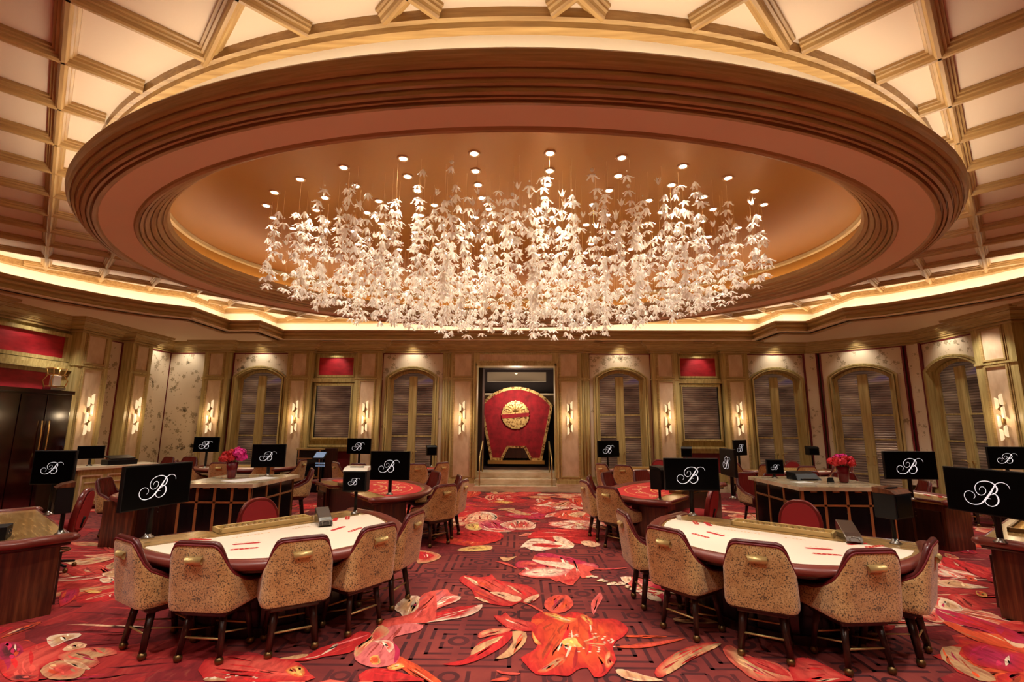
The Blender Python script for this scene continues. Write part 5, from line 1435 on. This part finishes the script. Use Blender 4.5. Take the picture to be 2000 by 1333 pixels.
dealer(-8.6, 14.5, 180, 'rounded dark dealer chair behind the vase with the magenta bloom')

# ------------------------------------------------------------------ screens and devices
monitor('large angled black screen with white script letter on the near left table', -3.68, 5.24, .78, 1.31, .76, .44, 76)
monitor('black screen with white script letter beside the tall dark cabinet at far left', -5.98, 6.45, .78, 1.38, .5, .43, 8)
monitor('script-letter screen standing on the left pit island, angled slightly', -4.55, 9.2, 1.0, 1.37, .58, .42, 14, ls=.9)
monitor('small script-letter screen at the back left, under the wall sconce', -8.35, 13.3, .78, 1.4, .68, .4, 2)
monitor('small script-letter screen under the pier sconce, back red table left of the doorway', -4.4, 13.9, .78, 1.35, .7, .43, -6)
monitor('large square-on script-letter screen on the left red-felt table', -2.09, 8.45, .78, 1.265, .68, .48, -3)
monitor('large square-on script-letter screen right of the aisle on the near cream table', 2.4, 6.72, .78, 1.315, .72, .42, -2)
monitor('wide script-letter screen right of the big red bouquet, on a black stand', 6.52, 8.3, .78, 1.33, .82, .45, -3)
monitor('large angled script-letter screen cropped by the right edge', 5.0, 5.35, .78, 1.28, .86, .47, -79)
monitor('script-letter screen high at the right edge, before the last wall sconce', 9.85, 10.1, .78, 1.35, .66, .44, -14)
monitor('small script-letter screen just right of the doorway pilaster', 2.6, 13.9, .78, 1.31, .72, .45, 26)
monitor('squarish script-letter screen under the rightmost back-wall sconce', 6.25, 13.9, .78, 1.36, .68, .43, 38)
monitor('script-letter screen turned nearly edge-on behind the large right screen', 3.55, 8.35, .78, 1.36, .66, .44, -93)
monitor('tiny script-letter screen at the left corner of the right pit island', 4.85, 9.35, 1.0, 1.21, .31, .26, 0)
def devicebox(label, x, y, zb, zc, w, h, d, yaw, topm, logo=False, slot=True):
    t = thing('banknote_reader', label, 'table device', (x, y, zb), R(yaw), 'boxed devices on poles at the tables')
    z = zc-zb
    mb = MB(); mb.b2(-w/2, w/2, -d/2, d/2, z-h/2, z+h/2-.03); b = mb.build('housing', BLACK, t, bevel=.008)
    mb = MB(); mb.add([(-w/2-.004, -d/2-.01, z+h/2-.035), (w/2+.004, -d/2-.01, z+h/2-.035), (w/2+.004, d/2, z+h/2-.035), (-w/2-.004, d/2, z+h/2-.035),
                       (-w/2, -d/2+.04, z+h/2), (w/2, -d/2+.04, z+h/2), (w/2, d/2, z+h/2+.02), (-w/2, d/2, z+h/2+.02)], [(0,3,2,1), (4,5,6,7), (0,1,5,4), (1,2,6,5), (2,3,7,6), (3,0,4,7)])
    mb.build('top_cover', topm, t)
    if slot:
        mb = MB(); mb.box((0, 0, z+h/2+.008), (w*.6, .03, .02)); mb.build('slot', BLACK, t)
    s = MB(); s.b2(-w/2+.02, w/2-.02, -d/2-.004, -d/2+.002, z-h/2+.02, z+h/2-.055); so = s.build('screen', SCREEN, t)
    if logo:
        o = bpy.data.objects.new('emblem', LOGOME); COL.objects.link(o); o.parent = so; o.location = (0, -d/2-.006, z-.015); o.scale = (w*.9, 1, w*.9)
    p = MB(); p.tube([(0, .02, .01), (0, .02, z)], .02, 10); p.build('pole', BLACK, t)
    p = MB(); p.lathe([(.055, 0), (.055, .012), (.032, .03), (.026, .05)], (0, .02, 0), 16); p.build('pole_base', STEEL, t)
    return t
devicebox('boxed device with white top and small script screen, on the near left table', -2.08, 6.72, .78, 1.225, .31, .3, .2, 4, WHITEP, logo=True)
devicebox('brown-topped boxed device with blank screen on the near right table', 3.93, 5.25, .78, 1.18, .32, .28, .2, 28, MAHOG)
devicebox('black boxed device left of the large right screen, on the right red table', 2.35, 8.05, .78, 1.13, .26, .34, .2, 40, BLACK, slot=False)
devicebox('dark boxed device on a pole, on the table cropped at the left edge', -4.78, 5.35, .78, 1.16, .2, .3, .14, -40, MAHOG, slot=False)
devicebox('small black box on a pole at the back, left of the doorway pilaster', -2.35, 13.9, .78, 1.24, .28, .26, .2, 20, BLACK, slot=False)
devicebox('small black box on a pole before the crimson dado right of the doorway', 4.75, 13.9, .78, 1.24, .28, .26, .2, -20, BLACK, slot=False)
devicebox('small black box on a pole beside the bouquet, before the corner wallpaper', 8.15, 13.8, .78, 1.29, .28, .22, .2, 0, BLACK, slot=False)

def shoe(label, x, y, yaw, m):
    t = thing('card_shoe', label, 'card shoe', (x, y, .786), R(yaw), 'card dealing shoes')
    mb = MB(); w = .075
    pr = [(-.2, 0), (.16, 0), (.2, .02), (.17, .06), (.1, .09), (-.17, .17), (-.2, .16)]
    mb.add([(s*w, p[0], p[1]) for s in (-1, 1) for p in pr], [tuple(range(7)), tuple(range(13, 6, -1))]+[(i, 7+i, 7+(i+1) % 7, (i+1) % 7) for i in range(7)], 0)
    mb.build('shoe_body', m, t, bevel=.006)
    mb = MB(); mb.add([(-.055, .195, .018), (.055, .195, .018), (.055, .165, .068), (-.055, .165, .068)], [(0, 1, 2, 3)]); mb.tube([(-.04, .2, .02), (-.04, .18, .055), (0, .17, .065), (.04, .18, .055), (.04, .2, .02)], .006, 6)
    mb.build('shoe_mouth', STEEL, t)
shoe('grey card shoe with open mouth on the near left table', -2.22, 6.02, -150, GREYM)
shoe('steel-fronted card shoe on the near right table', 3.55, 5.4, 160, STEEL)
t = thing('lammer_block', 'small white block by the screen pole on the near right table', 'block', (2.13, 6.5, .782))
MB().box((0, 0, .022), (.05, .05, .044)).build('block_body', WHITEP, t, bevel=.004)
t = thing('table_box', 'black box with controls on the table cropped at the left edge', 'box', (-5.15, 5.2, .782), R(35))
MB().b2(-.5, .0, -.12, .12, 0, .13).build('box_body', BLACK, t, bevel=.006)
mb = MB()
for i in range(5): mb.sphere((.004, -.07+.035*i, .06+.02*(i % 2)), .009, 6)
mb.build('control_knob', STEEL, t)

# ------------------------------------------------------------------ pit islands
def island(label, X0, X1, Y0, Y1, group='marble-topped pit islands'):
    cx, cy = (X0+X1)/2, (Y0+Y1)/2; w, d = (X1-X0)/2, (Y1-Y0)/2
    t = thing('pit_island', label, 'counter', (cx, cy, 0), 0, group)
    mb = MB(); mb.b2(-w+.06, w-.06, -d+.06, d-.06, .05, .94); mb.build('cabinet_body', BLKPANEL, t)
    mb = MB(); mb.prism([(-w, -d), (w, -d), (w+.04, d), (-w-.04, d)], .94, 1.0); mb.build('stone_top', MTOP, t, bevel=.01)
    MB().b2(-w+.1, w-.1, -d+.1, d-.1, 0, .06).build('kick_plate', BLACK, t)
    n = 4
    for i in range(n+1):
        x = -w+.07+(2*w-.14)*i/n
        for s in (-1, 1): MB().b2(x-.022, x+.022, s*(d-.06)-.016, s*(d-.06)+.016, .04, .94).build('brass_upright', COPPER, t)
    for s in (-1, 1):
        for i in range(4):
            y = -d+.07+(2*d-.14)*i/3
            MB().b2(s*(w-.06)-.012, s*(w-.06)+.012, y-.02, y+.02, .04, .94).build('brass_upright', COPPER, t)
        MB().b2(s*(w-.058)-.01, s*(w-.058)+.01, -d+.07, d-.07, .695, .725).build('brass_rail', COPPER, t)
        MB().b2(-w+.07, w-.07, s*(d-.058)-.014, s*(d-.058)+.014, .695, .725).build('brass_rail', COPPER, t)
    for i in range(n):
        x = -w+.07+(2*w-.14)*(i+.5)/n
        dr = MB().b2(x-.17, x+.17, -d+.045, -d+.06, .74, .92).build('drawer', BLKPANEL, t)
        MB().b2(x-.05, x+.05, -d+.03, -d+.045, .915, .93).build('pull', COPPER, dr)
        do = MB().b2(x-.17, x+.17, -d+.045, -d+.06, .08, .68).build('door', BLKPANEL, t)
        k = MB(); k.sphere((x+.15, -d+.04, .6), .01, 6); k.build('knob', STEEL, do)
    return t
island('black and brass pit island with pale stone top, magenta bloom vase on it', -5.42, -4.15, 8.0, 9.6)
island('black and brass pit island with pale stone top, big red bouquet on it', 4.55, 6.1, 8.08, 9.75)

def bouquet(label, x, y, blooms, vh=.26, vr=.09):
    t = thing('flower_vase', label, 'vase of flowers', (x, y, 1.0))
    MB().lathe([(vr*.62, 0), (vr*.75, .02), (vr*.9, vh*.5), (vr*1.15, vh), (vr*1.05, vh), (vr*.8, vh*.5), (vr*.5, .03)], n=24).build('vase', VASEM, t)
    for (bx, by, bz, r, m) in blooms:
        mb = MB()
        mb.tube([(bx*.1, by*.1, .05), (bx*.5, by*.5, vh), (bx, by, bz)], .005, 5); mb.build('stem', STEM, t)
        mb = MB()
        for k in range(34):
            ph = math.acos(1-1.7*(k+.5)/34); th = k*2.4; rr = r*(.82+.18*random.random())
            c = Vector((bx+rr*math.sin(ph)*math.cos(th), by+rr*math.sin(ph)*math.sin(th), bz+rr*math.cos(ph)*.85))
            n = (c-Vector((bx, by, bz))).normalized(); u = n.orthogonal().normalized(); v = n.cross(u); a = random.uniform(0, 6)
            u, v = u*math.cos(a)+v*math.sin(a), v*math.cos(a)-u*math.sin(a); s = r*.4
            mb.add([c-u*s-n*s*.5, c-v*s*.8+n*.01, c+u*s+n*s*.35, c+v*s*.8+n*.01, c+n*s*.1], [(0, 1, 4), (1, 2, 4), (2, 3, 4), (3, 0, 4)], 0, True)
        mb.sphere((bx, by, bz), r*.8, 8)
        mb.build('bloom', m, t)
random.seed(9)
PETC = mat('coral_red_petals', (222, 40, 60), .6)
bl = []
for k in range(13):
    a = k*2.4; q = .17*math.sqrt((k+.3)/13); bl.append((q*math.cos(a)*1.15, q*math.sin(a), .42-.75*q*abs(q)/.17*.9+.03*random.random(), .062, PETALP if k in (0, 1, 3, 6) else (PETC if k % 2 else PETALR)))
bouquet('big round bouquet of red and magenta blooms in a ruby glass vase', 5.7, 8.75, bl, .27, .095)
bl = [(.12, -.02, .45, .1, PETALP), (.12, .05, .37, .09, PETALP), (-.05, 0, .43, .08, PETALR), (-.15, .03, .4, .075, PETALR), (-.02, .08, .38, .07, PETALR), (-.1, -.05, .35, .07, PETALR), (.02, -.08, .36, .06, PETALR), (-.19, -.02, .34, .05, PETALR), (.06, .02, .5, .05, PETALP)]
bouquet('ruby vase with one large magenta bloom and darker red flowers', -4.98, 8.8, bl, .28, .09)
def simple(name, label, cat, loc, rz, parts, group=None):
    t = thing(name, label, cat, loc, R(rz), group)
    for nm, m, fn, bv in parts:
        mb = MB(); fn(mb); mb.build(nm, m, t, bevel=bv)
    return t
simple('printer', 'black printer on the right pit island left of the bouquet', 'printer', (5.28, 9.2, 1.0), 8, [('printer_body', BLACK, lambda m: m.add([(-.24, -.14, 0), (.24, -.14, 0), (.24, .16, 0), (-.24, .16, 0), (-.2, -.04, .11), (.2, -.04, .11), (.24, .16, .14), (-.24, .16, .14)], [(0,3,2,1), (4,5,6,7), (0,1,5,4), (1,2,6,5), (2,3,7,6), (3,0,4,7)]), .008), ('output_tray', GREYM, lambda m: m.b2(-.16, .16, -.16, -.1, .02, .03), 0)])
tag(MB().b2(-.15, .15, -.105, .105, 0, .003).build('paper_sheet', PAPER, None, (4.98, 8.75, 1.001), R(12)), 'white paper sheet on the right pit island', 'paper')
tag(MB().b2(-.4, .4, -.2, .2, 0, .004).build('paper_sheet', PAPER, None, (-4.55, 8.65, 1.001), R(62)), 'large pale sheet on the corner of the left pit island', 'paper')
simple('card_stand', 'tiny black card stand beside the big bouquet vase', 'card stand', (5.5, 8.8, 1.0), 10, [('stand', BLACK, lambda m: m.add([(-.05, -.03, 0), (.05, -.03, 0), (.05, 0, .08), (-.05, 0, .08), (-.05, .03, 0), (.05, .03, 0)], [(0, 1, 2, 3), (4, 3, 2, 5), (0, 3, 4), (1, 5, 2)]), 0)])
simple('laptop', 'open laptop with pale blue screen beyond the large angled left screen', 'laptop', (-6.35, 9.3, .79), 12, [('keyboard', BLACK, lambda m: m.b2(-.17, .17, -.12, .12, 0, .02), .004), ('lid', BLACK, lambda m: m.b2(-.2, .2, .12, .14, .12, .42), .004), ('lid_screen', SCRBLUE, lambda m: m.b2(-.185, .185, .115, .121, .14, .4), 0), ('riser', BLACK, lambda m: m.b2(-.03, .03, .11, .15, 0, .14), 0)])
simple('tablet_stand', 'tilted tablet on a black stand at the corner of the left red-felt table', 'tablet', (-3.98, 10.25, .78), -10, [('stand_pole', BLACK, lambda m: m.tube([(0, 0, 0), (0, 0, .5)], .02, 8), 0), ('tablet_frame', BLACK, lambda m: m.box((0, -.05, .54), (.26, .2, .02), M=Matrix.Rotation(R(42), 3, 'X')), .004), ('tablet_screen', SCRBLUE, lambda m: m.box((0, -.058, .549), (.22, .15, .008), M=Matrix.Rotation(R(42), 3, 'X')), 0), ('blue_cards', SCRBLUE, lambda m: [m.box((0, -.03, .33+.05*i), (.2, .02, .03)) for i in range(2)], 0)])

# brass-edged black cabinet by the back wall
t = thing('shelf_cabinet', 'black glass cabinet edged in brass below the rectangular ribbed window on the left', 'cabinet', (-6.05, 14.75, 0))
MB().b2(-.36, .36, -.22, .22, .06, 1.2).build('cabinet_body', BLKPANEL, t)
MB().b2(-.38, .38, -.24, .22, 1.2, 1.25).build('top', BRASS, t)
for z in (.42, .95): MB().b2(-.34, .34, -.235, -.215, z, z+.03).build('brass_rail', COPPER, t)
for x in (-.32, .3): MB().b2(x, x+.03, -.24, -.215, .06, 1.2).build('brass_upright', COPPER, t)
simple('umbrella_bin', 'dark upright panel beside the brass-edged black cabinet', 'panel', (-5.5, 14.8, 0), 0, [('panel_body', DARKW, lambda m: m.b2(-.16, .16, -.1, .1, 0, 1.25), .01)])

# tall lacquered cabinet, far left
t = thing('lacquer_cabinet', 'tall dark cherry lacquered cabinet with long gold handles at far left', 'cabinet', (-10.35, 9.95, 0), R(90))
MB().b2(-2.3, 1.3, -.02, .42, 0, 2.6).build('carcass', LACQ, t)
for i, (a, b) in enumerate(((-2.28, -1.1), (-1.08, .1), (.12, .68), (.7, 1.28))):
    d_ = MB().b2(a, b, -.05, -.02, .08, 2.56).build('door', LACQ, t, bevel=.008)
for x in (.62, .78):
    h = MB(); h.tube([(x, -.08, 1.0), (x, -.1, 1.25), (x, -.1, 1.75), (x, -.09, 2.0)], .014, 8); h.lathe([(.014, -.16), (.03, -.05), (.03, .05), (.014, .16)], (x, -.1, 1.15), 10); h.build('handle', GOLDL, t)
h = MB(); h.tube([(-1.09, -.06, 1.0), (-1.09, -.06, 2.5)], .012, 6); h.build('edge_bead', COPPER, t)
MB().b2(-2.32, 1.32, -.07, .44, 2.6, 2.68).build('top', LACQ, t)
# gilt lantern ornament on it
t = thing('lantern_ornament', 'openwork gilt and silver lantern ornament on top of the lacquered cabinet', 'ornament', (-10.3, 10.75, 2.68), R(80))
MB().b2(-.15, .15, -.12, .12, 0, .05).build('ornament_base', STEEL, t)
MB().b2(-.08, .08, -.06, .06, .08, .32).build('lantern_core', WHITEP, t, bevel=.01)
mb = MB()
for sx in (-1, 1):
    for sy in (-1, 1): mb.tube([(sx*.13, sy*.1, .05), (sx*.17, sy*.12, .2), (sx*.11, sy*.08, .34), (sx*.14, sy*.1, .48)], .012, 6)
for z in (.34, .48, .08): mb.tube([(-.14, -.1, z), (.14, -.1, z), (.14, .1, z), (-.14, .1, z)], .01, 6, closed=True)
mb.build('lantern_frame', GOLDL, t)
# cream console with machines
t = thing('console_counter', 'carved cream and gold console against the left wall', 'counter', (-9.75, 12.0, 0), R(60))
MB().b2(-.75, .75, -.3, .35, .12, .9).build('console_body', W, t)
MB().b2(-.82, .82, -.38, .38, .9, .97).build('console_top', MARBLE, t, bevel=.01)
for i in range(3):
    x = -.5+.5*i; d_ = MB()
    for a in ((-.2, .2, .2, .23), (-.2, .2, .75, .78), (-.2, -.17, .23, .75), (.17, .2, .23, .75), (-.12, .12, .34, .36), (-.12, .12, .6, .62)): d_.b2(x+a[0], x+a[1], -.33, -.3, a[2], a[3])
    d_.build('door', PANEL, t)
for sx in (-.7, .7): MB().b2(sx-.05, sx+.05, -.3, .3, 0, .12).build('foot', W, t)
simple('printer', 'flat black machine on the carved console by the left wall', 'printer', (-9.6, 12.0, .97), 60, [('printer_body', BLACK, lambda m: m.b2(-.3, .3, -.2, .2, 0, .12), .01), ('lid', BLACK, lambda m: m.box((0, 0, .17), (.5, .4, .03), M=Matrix.Rotation(R(8), 3, 'X')), .004)])
monitor('plain black monitor with its back half hidden on the carved console', -9.9, 11.5, .97, 1.28, .5, .3, 40, group='unlit machines on the console', logo=False)

# sconces: gilt spine with six cut-glass tubes
def make_sconce():
    t = thing('wall_sconce', '', 'wall light', (0, 0, 0), 0, 'brass and cut-glass wall sconces')
    mb = MB(); mb.b2(-.02, .02, -.02, .0, -.42, .42)
    for z, s in ((.2, -1), (-.2, 1), (.08, 1), (-.08, -1)): mb.add([(0, -.03, z+.09), (s*.1, -.06, z), (0, -.03, z-.09), (0, -.005, z)], [(0, 1, 2), (0, 3, 1), (1, 3, 2)], 0)
    mb.build('gilt_spine', BRASSD, t)
    for (x, z, h, k) in ((.05, .38, .2, .7), (-.055, .3, .2, 1), (.06, .1, .22, 1), (-.06, -.08, .22, 1), (.055, -.3, .2, 1), (-.05, -.38, .2, .7)):
        m = MB(); n = 8; r = .034; vs = []
        for i in range(n):
            a = 2*math.pi*i/n; vs.append((x+r*math.cos(a), -.06+r*math.sin(a), z-h/2-r*math.cos(a)*.9*(1 if x > 0 else -1)))
        for i in range(n):
            a = 2*math.pi*i/n; vs.append((x+r*math.cos(a), -.06+r*math.sin(a), z+h/2+r*math.cos(a)*.9*(1 if x > 0 else -1)))
        m.add(vs, [(i, (i+1) % n, n+(i+1) % n, n+i) for i in range(n)]+[tuple(range(n))[::-1], tuple(range(n, 2*n))], 0)
        m.build('glass_tube', SCONCEL, t)
    return t
SC0 = make_sconce(); first = True
for (x, y, rz, l) in ((-1.64, YB-.21, 0, 'on the pier just left of the doorway'), (1.64, YB-.21, 0, 'on the pier just right of the doorway'),
                      (-4.6, YB-.21, 0, 'beside the left crimson-topped bay, doorway side'), (4.6, YB-.21, 0, 'beside the right crimson-topped bay, doorway side'),
                      (-6.76, YB-.21, 0, 'left of the left crimson-topped bay'), (6.76, YB-.21, 0, 'right of the right crimson-topped bay'), (-9.38, YB-.21, 0, 'on the pier just left of the leftmost arched window'),
                      (-XW+.31, 13.66, 90, 'second from the left edge, on the left wall'), (-XW+.31, 12.12, 90, 'nearest the tall lacquered cabinet'), (XW-.31, 10.9, -90, 'at the right edge, on the right wall')):
    lab = 'glowing brass and glass sconce '+l
    if first: o = SC0; o.location = (x, y, 2.17); o.rotation_euler = (0, 0, R(rz)); o['label'] = lab; first = False
    else: o = copy_tree(SC0, lab, (x, y, 2.17), R(rz))
    d = Vector((math.sin(R(rz)), -math.cos(R(rz)), 0))
    lamp('POINT', 'sconce_glow', Vector((x, y, 2.17))+d*.26, 8, (1, .74, .45), shadow_soft_size=.08)

# ------------------------------------------------------------------ lights the room has, with added fill
def spot(name, loc, tgt, e, size, blend=.6, col=(1, .91, .79), soft=.05):
    o = lamp('SPOT', name, loc, e, col, spot_size=R(size), spot_blend=blend, shadow_soft_size=soft)
    o.rotation_euler = (Vector(tgt)-Vector(loc)).to_track_quat('-Z', 'Y').to_euler()
    return o
WWC = (1, .91, .76)
for s in (-1, 1):
    for x in (3.24, 8.05): spot('wall_washer', (s*x, YB-.42, 4.42), (s*x, YB, 3.7), 34, 100, 1, WWC)
    spot('wall_washer', (s*5.68, YB-.4, 4.42), (s*5.68, YB-.1, 3.7), 34, 70, .8, WWC)
spot('wall_washer', (-10.4, YB-.45, 4.42), (-10.4, YB, 3.6), 34, 100, 1, WWC)
spot('wall_washer', (-XW+.45, 14.55, 4.42), (-XW, 14.55, 3.6), 34, 100, 1, WWC)
spot('wall_washer', (-XW+.5, 10.6, 4.42), (-XW, 10.6, 3.6), 26, 100, 1, WWC)
spot('wall_washer', (CH[0]-.3, CH[1]-.3, 4.42), (CH[0], CH[1], 3.7), 34, 100, 1, WWC)
spot('wall_washer', (XW-.42, 12.3, 4.42), (XW, 12.3, 3.7), 34, 100, 1, WWC)
# unseen downlights presumed in the coffers and behind the viewer, boosted as fill
for (x, y, e) in ((-2.2, 2.6, 260), (2.2, 2.6, 260), (0, 1.8, 220), (-5, 2.6, 170), (5, 2.6, 170), (-7.6, 5.6, 200), (7.6, 5.6, 200), (-8.2, 9.2, 170), (8.2, 9.2, 170), (0, -1.2, 330), (-3.5, -.8, 300), (3.5, -.8, 300)):
    spot('coffer_downlight', (x, y, 5.0), (x, y, 0), e*1.5, 120, .8, (1, .92, .81), .12)
for (x, y) in ((-8, 12.4), (-5.2, 13.9), (-2.6, 13.8), (0, 13.8), (2.6, 13.8), (5.2, 13.9), (8, 12.4), (-10.2, 11), (10.2, 11), (-10, 8), (10, 8)):
    spot('floor_fill_spot', (x, y, 4.42), (x, y, 0), 150, 105, .8, (1, .92, .81), .08)  # added spots without fixtures, extra light for the floor
# foyer lamps added without fixtures to brighten the screen and pale soffit
lamp('POINT', 'foyer_fill', (0, 16.6, 3.0), 90, (1, .8, .6), shadow_soft_size=.2)
spot('foyer_fill_spot', (0, 16.3, 4.2), (0, 17.8, 2), 160, 80, .8)
lamp('AREA', 'foyer_fill_up', (0, 20.3, 3.2), 60, (1, .82, .6), shape='RECTANGLE', size=3, size_y=1).rotation_euler = (math.pi, 0, 0)

w = bpy.data.worlds.new('world'); SC.world = w; w.use_nodes = True
w.node_tree.nodes['Background'].inputs[0].default_value = (.9, .7, .5, 1); w.node_tree.nodes['Background'].inputs[1].default_value = .05

# ------------------------------------------------------------------ camera
cam = bpy.data.cameras.new('camera'); co = bpy.data.objects.new('camera', cam); COL.objects.link(co); SC.camera = co
cam.sensor_width = 36; cam.lens = 950/2000*36; cam.clip_end = 100; cam.clip_start = .05
th = math.atan(164.5/950)
M = Matrix.Rotation(.0151, 4, 'Z') @ Matrix.Rotation(math.pi/2+th, 4, 'X') @ Matrix.Rotation(.0045, 4, 'Z')
co.matrix_world = Matrix.Translation((.1, 0, 1.95)) @ M
SC.view_settings.view_transform = 'Standard'; SC.view_settings.look = 'None'; SC.view_settings.gamma = 1
SC.view_settings.use_curve_mapping = False; SC.view_settings.exposure = 0.0
